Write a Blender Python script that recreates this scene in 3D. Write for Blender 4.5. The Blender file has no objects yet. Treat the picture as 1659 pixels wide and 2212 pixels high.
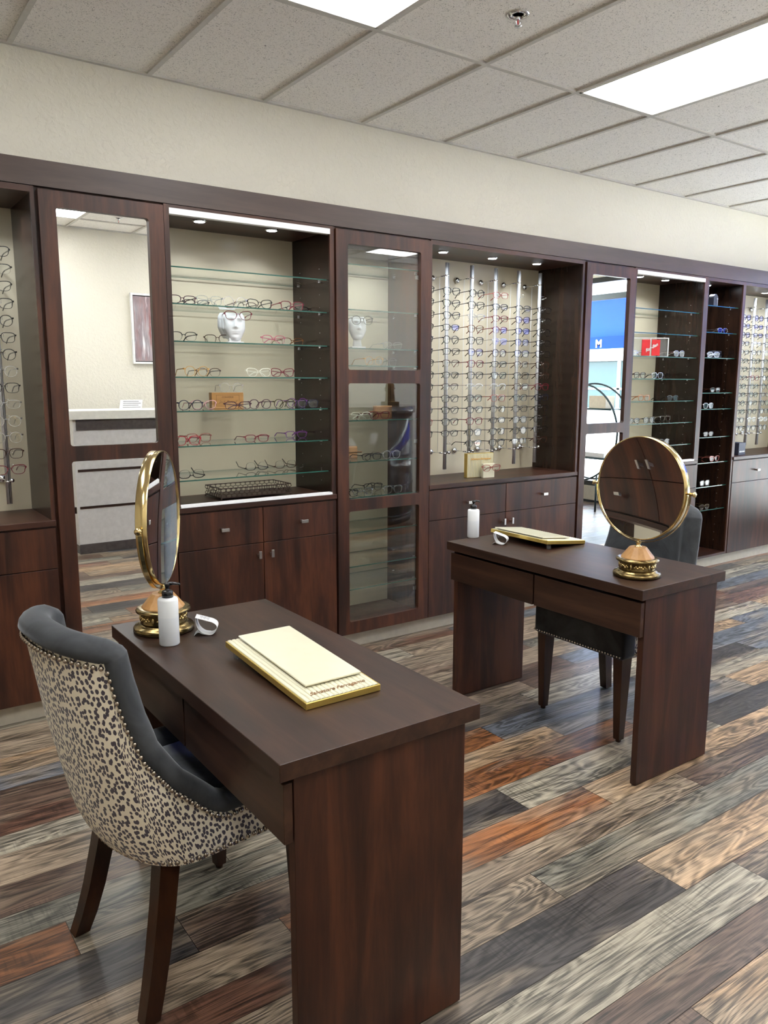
import bpy, bmesh, math, random
from mathutils import Vector, Matrix
random.seed(7)
PI = math.pi
S = bpy.context.scene
COL = S.collection
# ------------------------------------------------------------------ camera
FPX, YAW, PITCH, ROLL = 1697.5, .6168, .1624, .0015
CAM_H = 1.461
cam_d = bpy.data.cameras.new('camera'); cam = bpy.data.objects.new('camera', cam_d); COL.objects.link(cam)
f = Vector((math.sin(YAW)*math.cos(PITCH), math.cos(YAW)*math.cos(PITCH), -math.sin(PITCH)))
r = Vector((math.cos(YAW), -math.sin(YAW), 0)); u = r.cross(f)
r2 = r*math.cos(ROLL)+u*math.sin(ROLL); u2 = -r*math.sin(ROLL)+u*math.cos(ROLL)
cam.matrix_world = Matrix(((r2.x, u2.x, -f.x, 0), (r2.y, u2.y, -f.y, 0), (r2.z, u2.z, -f.z, CAM_H), (0, 0, 0, 1)))
cam_d.sensor_fit = 'VERTICAL'; cam_d.sensor_height = 36.0; cam_d.lens = FPX/2212*36.0
cam_d.clip_start = .05; cam_d.clip_end = 200
S.camera = cam
# ------------------------------------------------------------------ world, light, exposure
S.view_settings.view_transform = 'Standard'; S.view_settings.look = 'None'
S.view_settings.exposure = 0.78; S.view_settings.gamma = 1.0; S.view_settings.use_curve_mapping = False
W = bpy.data.worlds.new('sky'); S.world = W; W.use_nodes = True
bg = W.node_tree.nodes['Background']; bg.inputs[0].default_value = (.84, .92, 1.0, 1); bg.inputs[1].default_value = 8.5
CEIL_EMIT = 10.0        # fluorescent lens
PUCK_W = .95           # watts of each cabinet puck
def light(kind, name, loc, energy, color=(1, 1, 1), **kw):
    d = bpy.data.lights.new(name, kind); d.energy = energy; d.color = color
    for k, v in kw.items(): setattr(d, k, v)
    o = bpy.data.objects.new(name, d); COL.objects.link(o); o.location = loc; return o
sun = light('SUN', 'sun', (20, -10, 12), 15, (1, .95, .88), angle=.02)
sun.rotation_euler = Vector((-.35, .75, -1)).to_track_quat('-Z', 'Y').to_euler()
portal = light('AREA', 'daylight_portal', (7.74, 1.35, 1.45), 1, shape='RECTANGLE', size=2.4, size_y=4.6)
portal.rotation_euler = (0, PI/2, 0); portal.data.cycles.is_portal = True
try:
    S.cycles.max_bounces = 10; S.cycles.transparent_max_bounces = 24; S.cycles.glossy_bounces = 6
    S.cycles.transmission_bounces = 8; S.cycles.diffuse_bounces = 5
    S.cycles.sample_clamp_indirect = 6; S.cycles.caustics_reflective = False; S.cycles.caustics_refractive = False
    S.cycles.use_denoising = True
except Exception: pass
# ------------------------------------------------------------------ materials
MATS = {}
def newmat(name):
    m = bpy.data.materials.new(name); m.use_nodes = True; nt = m.node_tree
    b = nt.nodes['Principled BSDF']; MATS[name] = m; return m, nt, b
def N(nt, t, **kw):
    n = nt.nodes.new(t)
    for k, v in kw.items(): setattr(n, k, v)
    return n
def lk(nt, a, b): nt.links.new(a, b)
def coords(nt, scale=(1, 1, 1), kind='Object', rot=(0, 0, 0)):
    tc = N(nt, 'ShaderNodeTexCoord'); mp = N(nt, 'ShaderNodeMapping'); mp.inputs['Scale'].default_value = scale
    mp.inputs['Rotation'].default_value = rot
    lk(nt, tc.outputs[kind], mp.inputs[0]); return mp.outputs[0]
def noise(nt, vec, scale, detail=4, rough=.55, dist=0):
    n = N(nt, 'ShaderNodeTexNoise'); n.inputs['Scale'].default_value = scale; n.inputs['Detail'].default_value = detail
    n.inputs['Roughness'].default_value = rough; n.inputs['Distortion'].default_value = dist
    lk(nt, vec, n.inputs['Vector']); return n.outputs['Fac']
def ramp(nt, fac, stops):
    n = N(nt, 'ShaderNodeValToRGB'); e = n.color_ramp.elements
    while len(e) < len(stops): e.new(.5)
    for i, (p, c) in enumerate(stops):
        e[i].position = p; e[i].color = (*c, 1) if len(c) == 3 else c
    lk(nt, fac, n.inputs[0]); return n.outputs[0]
def bump(nt, b, h, strength, dist=.01):
    n = N(nt, 'ShaderNodeBump'); n.inputs['Strength'].default_value = strength; n.inputs['Distance'].default_value = dist
    lk(nt, h, n.inputs['Height']); lk(nt, n.outputs[0], b.inputs['Normal'])
def g(v): return (v, v, v)
def plain(name, col, rough=.5, metal=0, spec=.5, nscale=None, namt=.06):
    m, nt, b = newmat(name)
    b.inputs['Roughness'].default_value = rough; b.inputs['Metallic'].default_value = metal
    b.inputs['Specular IOR Level'].default_value = spec
    v = noise(nt, coords(nt), nscale or 30, 3)
    c = ramp(nt, v, [(.3, tuple(x*(1-namt) for x in col)), (.7, tuple(min(1, x*(1+namt)) for x in col))])
    lk(nt, c, b.inputs['Base Color']); return m
def wood(name, c1, c2, c3, rough=.40, axis='z', spec=.42):
    m, nt, b = newmat(name)
    sc = {'z': (1, 1, .09), 'x': (.09, 1, 1), 'y': (1, .09, 1)}[axis]
    v = coords(nt, sc)
    n1 = noise(nt, v, 14, 6, .6, .9); n2 = noise(nt, v, 120, 3, .6)
    n3 = noise(nt, coords(nt, tuple(.3+.7*s for s in sc)), 3.2, 4, .6, .6)
    mx = N(nt, 'ShaderNodeMath', operation='MULTIPLY_ADD'); lk(nt, n2, mx.inputs[0]); mx.inputs[1].default_value = .22
    lk(nt, n1, mx.inputs[2])
    ad = N(nt, 'ShaderNodeMath', operation='MULTIPLY_ADD'); lk(nt, n3, ad.inputs[0]); ad.inputs[1].default_value = .7; lk(nt, mx.outputs[0], ad.inputs[2])
    c = ramp(nt, ad.outputs[0], [(.62, c1), (.95, c2), (1.25, c3)])
    # ramp positions live in 0..1: squeeze
    nd = c.node; sq = N(nt, 'ShaderNodeMath', operation='MULTIPLY'); sq.inputs[1].default_value = .62
    nt.links.remove(nd.inputs[0].links[0]); lk(nt, ad.outputs[0], sq.inputs[0]); lk(nt, sq.outputs[0], nd.inputs[0])
    for e, p in zip(nd.color_ramp.elements, (.46, .58, .70)): e.position = p
    lk(nt, c, b.inputs['Base Color']); b.inputs['Roughness'].default_value = rough
    b.inputs['Specular IOR Level'].default_value = spec
    bump(nt, b, n2, .04, .002); return m
wood('laminate_v', (.016, .0060, .0036), (.040, .0130, .0068), (.078, .0250, .0115), axis='z')
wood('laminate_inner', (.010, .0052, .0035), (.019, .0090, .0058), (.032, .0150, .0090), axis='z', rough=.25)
wood('laminate_x', (.017, .0068, .0042), (.036, .0125, .0072), (.062, .0220, .0115), axis='x')
wood('laminate_y', (.017, .0075, .0042), (.034, .0142, .0080), (.056, .0245, .0135), axis='y')
wood('laminate_cornice', (.046, .030, .024), (.058, .038, .031), (.072, .048, .039), axis='x', rough=.42)
wood('laminate_edge', (.055, .030, .022), (.07, .039, .028), (.09, .05, .036), axis='z')
wood('chair_leg_wood', (0.0096, 0.0032, 0.0014), (0.0224, 0.0072, 0.0028), (0.0400, 0.0144, 0.0056), axis='z', rough=.3)
wood('maple', (.36, .17, .055), (.47, .245, .085), (.56, .31, .12), axis='z', rough=.35)
wood('box_wood', (.42, .21, .06), (.52, .27, .09), (.60, .33, .13), axis='x', rough=.4)
# floor planks
m, nt, b = newmat('plank_floor')
at = N(nt, 'ShaderNodeAttribute'); at.attribute_name = 'tint'
sd = N(nt, 'ShaderNodeAttribute'); sd.attribute_name = 'seed'
tc = N(nt, 'ShaderNodeTexCoord')
def fvec(sx, sy):
    mp = N(nt, 'ShaderNodeMapping'); mp.inputs['Scale'].default_value = (sx, sy, 1); lk(nt, tc.outputs['Object'], mp.inputs[0])
    ad = N(nt, 'ShaderNodeVectorMath', operation='ADD'); lk(nt, mp.outputs[0], ad.inputs[0])
    ml = N(nt, 'ShaderNodeVectorMath', operation='SCALE'); lk(nt, sd.outputs['Vector'], ml.inputs[0]); ml.inputs['Scale'].default_value = 37
    lk(nt, ml.outputs[0], ad.inputs[1]); return ad.outputs[0]
n_big = noise(nt, fvec(.75, 5.0), 1.9, 2, .45, .9)
n_fig = noise(nt, fvec(.9, 19), 3.0, 9, .72, .9)
n_fine = noise(nt, fvec(3.2, 150), 2.6, 5, .65, .3)
n_sat = noise(nt, fvec(.6, 6.0), 1.8, 4, .55, 1.0)
n_msk = noise(nt, fvec(1.2, 4.0), 1.6, 2, .5)
saw = noise(nt, fvec(85, 7), 1.2, 2, .5, .3)
# growth rings: contour lines of the slow noise
rg = N(nt, 'ShaderNodeMath', operation='MULTIPLY_ADD'); lk(nt, n_fine, rg.inputs[0]); rg.inputs[1].default_value = .035; lk(nt, n_big, rg.inputs[2])
rm = N(nt, 'ShaderNodeMath', operation='MULTIPLY'); lk(nt, rg.outputs[0], rm.inputs[0]); rm.inputs[1].default_value = 80
rs = N(nt, 'ShaderNodeMath', operation='SINE'); lk(nt, rm.outputs[0], rs.inputs[0])
s1 = N(nt, 'ShaderNodeMath', operation='MULTIPLY_ADD'); lk(nt, rs.outputs[0], s1.inputs[0]); s1.inputs[1].default_value = .10; lk(nt, n_fig, s1.inputs[2])
s2 = N(nt, 'ShaderNodeMath', operation='MULTIPLY_ADD'); lk(nt, n_fine, s2.inputs[0]); s2.inputs[1].default_value = .95; lk(nt, s1.outputs[0], s2.inputs[2])
s3 = N(nt, 'ShaderNodeMath', operation='MULTIPLY_ADD'); lk(nt, n_sat, s3.inputs[0]); s3.inputs[1].default_value = .7; lk(nt, s2.outputs[0], s3.inputs[2])
sq = N(nt, 'ShaderNodeMapRange'); lk(nt, s3.outputs[0], sq.inputs['Value']); sq.inputs['From Min'].default_value = 1.02; sq.inputs['From Max'].default_value = 1.66
lum = ramp(nt, sq.outputs[0], [(0, g(.12)), (.30, g(.40)), (.50, g(.86)), (.72, g(1.25)), (1, g(1.75))])
mm = N(nt, 'ShaderNodeMix', data_type='RGBA', blend_type='MULTIPLY'); mm.inputs['Factor'].default_value = 1
lk(nt, at.outputs['Vector'], mm.inputs[6]); lk(nt, lum, mm.inputs[7])
# slow drift towards a second board colour, as printed on the laminate
m2 = N(nt, 'ShaderNodeMix', data_type='RGBA'); m2.inputs[7].default_value = (.27, .21, .145, 1)
m2l = N(nt, 'ShaderNodeMix', data_type='RGBA', blend_type='MULTIPLY'); m2l.inputs['Factor'].default_value = 1; m2l.inputs[6].default_value = (.30, .235, .165, 1); lk(nt, lum, m2l.inputs[7])
dr = ramp(nt, n_msk, [(.50, g(0)), (.64, g(.6))]); lk(nt, dr, m2.inputs['Factor']); lk(nt, mm.outputs[2], m2.inputs[6]); lk(nt, m2l.outputs[2], m2.inputs[7])
# saw marks only in patches
smf = N(nt, 'ShaderNodeMath', operation='MULTIPLY'); lk(nt, ramp(nt, n_msk, [(.36, g(1)), (.44, g(0))]), smf.inputs[0]); smf.inputs[1].default_value = .55
m3 = N(nt, 'ShaderNodeMix', data_type='RGBA', blend_type='MULTIPLY'); lk(nt, smf.outputs[0], m3.inputs['Factor'])
lk(nt, m2.outputs[2], m3.inputs[6]); lk(nt, ramp(nt, saw, [(.40, g(.45)), (.52, g(1))]), m3.inputs[7])
lk(nt, m3.outputs[2], b.inputs['Base Color'])
b.inputs['Roughness'].default_value = .36; b.inputs['Specular IOR Level'].default_value = .5
bump(nt, b, n_fine, .12, .002)
plain('plank_gap', (.03, .02, .015), .7)
# walls: knock-down texture
m, nt, b = newmat('wall_paint')
v = coords(nt); h = ramp(nt, noise(nt, v, 38, 5, .6, .4), [(.45, g(0)), (.6, g(1))])
b.inputs['Base Color'].default_value = (.76, .72, .61, 1); b.inputs['Roughness'].default_value = .55
bump(nt, b, h, .35, .004)
plain('exterior_plaster', (.40, .40, .39), .8)
m, nt, b = newmat('ceiling_tile')
v = coords(nt)
sp = noise(nt, v, 210, 3, .6, .3); vo = N(nt, 'ShaderNodeTexVoronoi'); vo.inputs['Scale'].default_value = 55; lk(nt, coords(nt, (1, 1, 1)), vo.inputs['Vector'])
c1 = ramp(nt, sp, [(.33, g(.35)), (.41, g(1))]); c2 = ramp(nt, noise(nt, v, 75, 4, .7, 1.5), [(.345, g(.35)), (.39, g(1))])
mx = N(nt, 'ShaderNodeMix', data_type='RGBA', blend_type='MULTIPLY'); mx.inputs['Factor'].default_value = 1; lk(nt, c1, mx.inputs[6]); lk(nt, c2, mx.inputs[7])
my = N(nt, 'ShaderNodeMix', data_type='RGBA', blend_type='MULTIPLY'); my.inputs['Factor'].default_value = 1; lk(nt, mx.outputs[2], my.inputs[6]); my.inputs[7].default_value = (.93, .90, .86, 1)
lk(nt, my.outputs[2], b.inputs['Base Color']); b.inputs['Roughness'].default_value = .9
bump(nt, b, c2, .3, .003)
plain('grid_metal', (.60, .58, .54), .5)
plain('kick_laminate', (.52, .47, .38), .45)
m = plain('cream_panel', (.60, .535, .395), .30, namt=.03, nscale=3)
plain('knob_metal', (.70, .68, .66), .3, 1)
plain('chrome', (.78, .79, .80), .08, 1)
plain('rod_metal', (.74, .75, .77), .38, .65, nscale=200, namt=.03)
plain('aluminium_white', (.80, .80, .80), .35)
plain('black_rubber', (.012, .012, .012), .5)
plain('black_gloss', (.008, .008, .009), .22)
plain('white_plaster', (.80, .81, .82), .55)
plain('white_card', (.82, .82, .82), .6)
plain('card_grey', (.35, .35, .36), .6)
plain('cream_lacquer', (.66, .63, .47), .22, namt=.02)
plain('gold_paint', (.62, .45, .12), .30, .75)
plain('brass', (.72, .56, .27), .16, 1)
plain('antique_brass', (.23, .165, .07), .24, 1, nscale=60, namt=.45)
plain('script_brown', (.22, .10, .03), .5)
plain('script_gold', (.62, .33, .07), .4)
plain('basket_iron', (.045, .022, .016), .45, .4)
plain('tan_leather', (.62, .33, .15), .5)
plain('case_navy', (.03, .035, .06), .55)
plain('red_acrylic', (.72, .02, .03), .25)
plain('silver_print', (.75, .76, .78), .3, .6)
plain('counter_white', (.66, .64, .62), .18)
plain('counter_top_white', (.80, .78, .70), .35)
plain('drum_lacquer', (.085, .072, .070), .10, namt=.15)
plain('bronze', (.16, .09, .035), .35, .9, nscale=18, namt=.5)
plain('window_frame', (.02, .022, .022), .4)
plain('sill_plaster', (.55, .50, .40), .6)
plain('concrete', (.78, .76, .73), .9, nscale=4)
plain('asphalt', (.35, .33, .33), .95, nscale=4)
plain('red_curb', (.45, .12, .10), .9)
plain('soffit_paint', (.30, .36, .33), .8)
plain('iron_blue', (.03, .05, .055), .35, .5)
plain('box_cream', (.70, .62, .48), .7)
plain('hinge_steel', (.5, .5, .5), .3, 1)
plain('shop_glass', (.03, .07, .075), .2)
m, nt, b = newmat('awning_blue')
b.inputs['Base Color'].default_value = (.02, .11, .55, 1); b.inputs['Roughness'].default_value = .8
tr = N(nt, 'ShaderNodeBsdfTranslucent'); tr.inputs[0].default_value = (.02, .13, .62, 1)
ms = N(nt, 'ShaderNodeMixShader'); ms.inputs[0].default_value = .6; lk(nt, b.outputs[0], ms.inputs[1]); lk(nt, tr.outputs[0], ms.inputs[2]); lk(nt, ms.outputs[0], nt.nodes['Material Output'].inputs[0])
wv = noise(nt, coords(nt), 90, 2); bump(nt, b, wv, .1, .002)
# velvet
m, nt, b = newmat('grey_velvet')
v = noise(nt, coords(nt), 7, 4, .6, .8)
lk(nt, ramp(nt, v, [(.35, (.032, .034, .037)), (.65, (.062, .066, .071))]), b.inputs['Base Color'])
b.inputs['Roughness'].default_value = .75; b.inputs['Sheen Weight'].default_value = .35; b.inputs['Sheen Roughness'].default_value = .35
b.inputs['Sheen Tint'].default_value = (.75, .78, .82, 1); b.inputs['Specular IOR Level'].default_value = .2
m, nt, b = newmat('spotted_fabric')
sa = N(nt, 'ShaderNodeAttribute'); sa.attribute_name = 'cloth'
smp = N(nt, 'ShaderNodeMapping'); smp.inputs['Scale'].default_value = (1, .74, 1); smp.inputs['Rotation'].default_value = (0, 0, .12); lk(nt, sa.outputs['Vector'], smp.inputs[0]); v = smp.outputs[0]
nz = N(nt, 'ShaderNodeTexNoise'); nz.inputs['Scale'].default_value = 60; nz.inputs['Detail'].default_value = 2; lk(nt, v, nz.inputs['Vector'])
mxv = N(nt, 'ShaderNodeMix', data_type='RGBA', blend_type='LINEAR_LIGHT'); mxv.inputs['Factor'].default_value = .003; lk(nt, v, mxv.inputs[6]); lk(nt, nz.outputs['Color'], mxv.inputs[7])
vo = N(nt, 'ShaderNodeTexVoronoi', voronoi_dimensions='2D'); vo.inputs['Scale'].default_value = 92; vo.inputs['Randomness'].default_value = .9; lk(nt, mxv.outputs[2], vo.inputs['Vector'])
spn = N(nt, 'ShaderNodeMath', operation='MULTIPLY_ADD'); lk(nt, noise(nt, v, 90, 2), spn.inputs[0]); spn.inputs[1].default_value = .42; lk(nt, vo.outputs[0], spn.inputs[2])
lk(nt, ramp(nt, spn.outputs[0], [(.555, (.050, .040, .056)), (.60, (.82, .75, .60))]), b.inputs['Base Color'])
b.inputs['Roughness'].default_value = .6; b.inputs['Sheen Weight'].default_value = .25
bump(nt, b, noise(nt, v, 400, 2), .15, .001)
plain('nail_metal', (.42, .36, .30), .25, 1)
plain('silver_nail', (.7, .68, .62), .25, 1)
# thin clear sheet
def sheet(name, ior=1.45, tint=(.97, .99, .98), rough=0.0, opac=0.0, body=(.5, .5, .5)):
    m = bpy.data.materials.new(name); m.use_nodes = True; nt = m.node_tree; MATS[name] = m
    nt.nodes.remove(nt.nodes['Principled BSDF'])
    t = N(nt, 'ShaderNodeBsdfTransparent'); t.inputs[0].default_value = (*tint, 1)
    gl = N(nt, 'ShaderNodeBsdfGlossy'); gl.inputs['Roughness'].default_value = rough; gl.inputs[0].default_value = (1, 1, 1, 1)
    lw = N(nt, 'ShaderNodeLayerWeight'); lw.inputs[0].default_value = .5; f0 = ((ior-1)/(ior+1))**2
    pw = N(nt, 'ShaderNodeMath', operation='POWER'); lk(nt, lw.outputs['Facing'], pw.inputs[0]); pw.inputs[1].default_value = 5
    fr = N(nt, 'ShaderNodeMath', operation='MULTIPLY_ADD'); lk(nt, pw.outputs[0], fr.inputs[0]); fr.inputs[1].default_value = 1-f0; fr.inputs[2].default_value = f0
    mx = N(nt, 'ShaderNodeMixShader'); lk(nt, fr.outputs[0], mx.inputs[0]); lk(nt, t.outputs[0], mx.inputs[1]); lk(nt, gl.outputs[0], mx.inputs[2])
    out = mx.outputs[0]
    if opac:
        d = N(nt, 'ShaderNodeBsdfDiffuse'); d.inputs[0].default_value = (*body, 1)
        m2 = N(nt, 'ShaderNodeMixShader'); m2.inputs[0].default_value = opac; lk(nt, out, m2.inputs[1]); lk(nt, d.outputs[0], m2.inputs[2]); out = m2.outputs[0]
    lk(nt, out, nt.nodes['Material Output'].inputs[0]); return m
sheet('shelf_glass', 1.42, (.975, .988, .982)); sheet('door_glass', 1.8, (.93, .94, .93)); sheet('window_glass', 1.3, (.96, .99, .99))
sheet('lens', 1.7, (.95, .97, .97)); sheet('acrylic', 1.4, (.95, .96, .97), opac=.08, body=(.8, .8, .8))
sheet('clear_plastic', 1.45, (.86, .88, .88), .1, .16, (.6, .62, .62))
plain('glass_edge', (.02, .09, .07), .15)
m, nt, b = newmat('mirror_silver'); b.inputs['Metallic'].default_value = 1; b.inputs['Roughness'].default_value = .0; b.inputs['Base Color'].default_value = (.90, .91, .90, 1)
bump(nt, b, noise(nt, coords(nt), 1.3, 1), .02, .01)
m, nt, b = newmat('bottle_plastic')
z = N(nt, 'ShaderNodeSeparateXYZ'); tcn = N(nt, 'ShaderNodeTexCoord'); lk(nt, tcn.outputs['Object'], z.inputs[0])
lk(nt, ramp(nt, z.outputs['Z'], [(.078, (.80, .83, .86)), (.080, (.86, .88, .89))]), b.inputs['Base Color'])
b.inputs['Roughness'].default_value = .35; b.inputs['Subsurface Weight'].default_value = .35; b.inputs['Subsurface Radius'].default_value = (.02, .02, .02)
# emitters
def emit(name, col, s, stripes=False):
    m = bpy.data.materials.new(name); m.use_nodes = True; nt = m.node_tree; MATS[name] = m
    nt.nodes.remove(nt.nodes['Principled BSDF']); e = N(nt, 'ShaderNodeEmission'); e.inputs[0].default_value = (*col, 1); e.inputs[1].default_value = s
    if stripes:
        sx = N(nt, 'ShaderNodeSeparateXYZ'); t = N(nt, 'ShaderNodeTexCoord'); lk(nt, t.outputs['Object'], sx.inputs[0])
        a = N(nt, 'ShaderNodeMath', operation='MULTIPLY'); a.inputs[1].default_value = 2*PI/.27; lk(nt, sx.outputs['X'], a.inputs[0])
        c = N(nt, 'ShaderNodeMath', operation='COSINE'); lk(nt, a.outputs[0], c.inputs[0])
        p = N(nt, 'ShaderNodeMapRange'); p.inputs['From Min'].default_value = -1; p.inputs['From Max'].default_value = 1
        p.inputs['To Min'].default_value = s*1.25; p.inputs['To Max'].default_value = s*.6; lk(nt, c.outputs[0], p.inputs['Value'])
        ck = N(nt, 'ShaderNodeTexChecker'); ck.inputs['Scale'].default_value = 260; lk(nt, t.outputs['Object'], ck.inputs['Vector'])
        ck.inputs[1].default_value = (1, 1, 1, 1); ck.inputs[2].default_value = (.8, .82, .84, 1)
        lk(nt, p.outputs[0], e.inputs[1]); lk(nt, ck.outputs[0], e.inputs[0])
    lk(nt, e.outputs[0], nt.nodes['Material Output'].inputs[0]); return m
emit('lens_light', (1, .97, .93), CEIL_EMIT, True); emit('puck_glow', (.85, .92, 1), 14)
# eyeglass colours
EC = dict(black=(.008, .008, .009), plum=(.05, .012, .03), brown=(.05, .02, .012), tortoise=(.16, .06, .02), burgundy=(.16, .01, .025),
          pink=(.45, .11, .16), lightpink=(.75, .42, .42), gold=(.62, .33, .08), white=(.80, .78, .66), navy=(.012, .014, .035),
          olive=(.05, .035, .012), purple=(.18, .05, .25), red=(.42, .02, .04), rose=(.32, .10, .08), orange=(.50, .17, .05))
for k, c in EC.items(): plain('acetate_'+k, c, .22, nscale=160, namt=.45 if k in ('tortoise', 'olive') else .08)
plain('acetate_silver', (.55, .55, .56), .25, .8); MATS['acetate_clear'] = MATS['clear_plastic']
# ------------------------------------------------------------------ mesh helpers
class MB:
    def __init__(s): s.v = []; s.f = []; s.mi = []; s.sm = []
    def add(s, vs, fs, mi=0, smooth=False):
        o = len(s.v); s.v += [tuple(v) for v in vs]
        for q in fs: s.f.append(tuple(i+o for i in q)); s.mi.append(mi); s.sm.append(smooth)
        return s
    def box(s, x0, x1, y0, y1, z0, z1, mi=0, bev=0):
        if bev:
            return s.bbox(x0, x1, y0, y1, z0, z1, bev, mi)
        return s.add([(x0,y0,z0),(x1,y0,z0),(x1,y1,z0),(x0,y1,z0),(x0,y0,z1),(x1,y0,z1),(x1,y1,z1),(x0,y1,z1)],
                     [(0,3,2,1),(4,5,6,7),(0,1,5,4),(1,2,6,5),(2,3,7,6),(3,0,4,7)], mi)
    def bbox(s, x0, x1, y0, y1, z0, z1, b, mi=0):
        bm = bmesh.new(); bmesh.ops.create_cube(bm, size=1)
        for v in bm.verts: v.co = ((x0+x1)/2+v.co.x*(x1-x0), (y0+y1)/2+v.co.y*(y1-y0), (z0+z1)/2+v.co.z*(z1-z0))
        bmesh.ops.bevel(bm, geom=list(bm.edges), offset=b, segments=1 if b < .004 else 3, affect='EDGES', profile=.5)
        bm.verts.ensure_lookup_table(); s.add([v.co[:] for v in bm.verts], [[v.index for v in fc.verts] for fc in bm.faces], mi, b >= .004); bm.free(); return s
    def lathe(s, prof, n=32, cx=0, cy=0, mi=0, smooth=True, cap=True):
        vs = []; fs = []; k = len(prof)
        for i in range(n):
            a = 2*PI*i/n
            for (rr, z) in prof: vs.append((cx+rr*math.cos(a), cy+rr*math.sin(a), z))
        for i in range(n):
            j = (i+1) % n
            for q in range(k-1): fs.append((i*k+q, j*k+q, j*k+q+1, i*k+q+1))
        if cap:
            fs.append(tuple(i*k for i in range(n))[::-1]); fs.append(tuple(i*k+k-1 for i in range(n)))
        return s.add(vs, fs, mi, smooth)
    def tube(s, pts, rad, n=8, closed=False, mi=0, smooth=True, flat=None, up=None):
        """sweep; flat=(w,h) makes a rectangular section"""
        P = [Vector(p) for p in pts]; m_ = len(P); vs = []; fs = []
        upv = Vector(up) if up else None
        for i in range(m_):
            a = P[(i-1) % m_] if (closed or i > 0) else P[0]; c = P[(i+1) % m_] if (closed or i < m_-1) else P[-1]
            t = (c-a).normalized() if (c-a).length > 1e-9 else Vector((0, 0, 1))
            uu = upv or (Vector((0, 0, 1)) if abs(t.z) < .9 else Vector((0, 1, 0)))
            sd_ = t.cross(uu); sd_ = sd_.normalized() if sd_.length > 1e-6 else Vector((1, 0, 0)); u3 = sd_.cross(t).normalized()
            rr = rad[i] if isinstance(rad, (list, tuple)) else rad
            if flat:
                k = 4
                w, h_ = flat
                for (q, w_) in ((-1, -1), (1, -1), (1, 1), (-1, 1)): vs.append(P[i]+sd_*q*w/2*rr+u3*w_*h_/2*rr)
            else:
                k = n
                for j in range(n):
                    aa = 2*PI*j/n; vs.append(P[i]+sd_*math.cos(aa)*rr+u3*math.sin(aa)*rr)
        k = 4 if flat else n
        for i in range(m_ if closed else m_-1):
            i2 = (i+1) % m_
            for j in range(k): j2 = (j+1) % k; fs.append((i*k+j, i*k+j2, i2*k+j2, i2*k+j))
        if not closed: fs.append(tuple(range(k))[::-1]); fs.append(tuple((m_-1)*k+j for j in range(k)))
        return s.add(vs, fs, mi, smooth and not flat)
    def cyl(s, a, c, rad, n=16, mi=0): return s.tube([a, c], rad, n, mi=mi)
    def grid(s, P, mi=0, smooth=True, closed_u=False):
        nu = len(P); nv = len(P[0]); fs = []
        for i in range(nu if closed_u else nu-1):
            for j in range(nv-1): fs.append((i*nv+j, ((i+1) % nu)*nv+j, ((i+1) % nu)*nv+j+1, i*nv+j+1))
        return s.add([p for row in P for p in row], fs, mi, smooth)
    def sphere(s, c, rad, n=10, mi=0, sc=(1, 1, 1)):
        bm = bmesh.new(); bmesh.ops.create_uvsphere(bm, u_segments=n, v_segments=max(4, n//2+1), radius=rad)
        s.add([(c[0]+v.co.x*sc[0], c[1]+v.co.y*sc[1], c[2]+v.co.z*sc[2]) for v in bm.verts], [[v.index for v in fc.verts] for fc in bm.faces], mi, True); bm.free(); return s
    def prism(s, poly, axis, a, c, mi=0, smooth=False):
        def mk(p, t):
            return {'x': (t, p[0], p[1]), 'y': (p[0], t, p[1]), 'z': (p[0], p[1], t)}[axis]
        n = len(poly); vs = [mk(p, a) for p in poly]+[mk(p, c) for p in poly]
        fs = [tuple(range(n))[::-1], tuple(range(n, 2*n))]+[(i, (i+1) % n, n+(i+1) % n, n+i) for i in range(n)]
        return s.add(vs, fs, mi, smooth)
    def xf(s, M):
        s.v = [tuple(M @ Vector(v)) for v in s.v]; return s
    def build(s, name, mats, parent=None, world=False, bevel=0):
        me = bpy.data.meshes.new(name)
        off = Vector(parent.location) if (parent is not None and world) else Vector((0, 0, 0))
        me.from_pydata([tuple(Vector(v)-off) for v in s.v], [], s.f); me.update()
        bm = bmesh.new(); bm.from_mesh(me); bmesh.ops.recalc_face_normals(bm, faces=bm.faces); bm.to_mesh(me); bm.free()
        for mt in (mats if isinstance(mats, (list, tuple)) else [mats]): me.materials.append(MATS[mt])
        for p, mi, sm in zip(me.polygons, s.mi, s.sm): p.material_index = mi; p.use_smooth = sm
        o = bpy.data.objects.new(name, me); COL.objects.link(o)
        if parent is not None: o.parent = parent
        if bevel:
            md = o.modifiers.new('bevel', 'BEVEL'); md.width = bevel; md.segments = 2; md.limit_method = 'ANGLE'
        return o
def tag(o, label, cat, group=None):
    o['label'] = label; o['category'] = cat
    if group: o['group'] = group
    if not 4 <= len(label.split()) <= 16: print('BADLABEL', label)
    return o
def thing(name, label, cat, loc=(0, 0, 0), rz=0, group=None):
    o = bpy.data.objects.new(name, None); COL.objects.link(o); o.empty_display_size = .05
    o.location = loc; o.rotation_euler = (0, 0, rz); return tag(o, label, cat, group)
KIDS = {}
def kids(o):
    return [c for c in COL.objects if c.parent == o]
def copy_tree(o, kmap, parent=None):
    c = o.copy(); COL.objects.link(c)
    if parent is not None: c.parent = parent
    for ch in kmap.get(o.name, []): copy_tree(ch, kmap, c)
    return c
def struct(o, label=None):
    o['kind'] = 'structure'; return o
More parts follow.
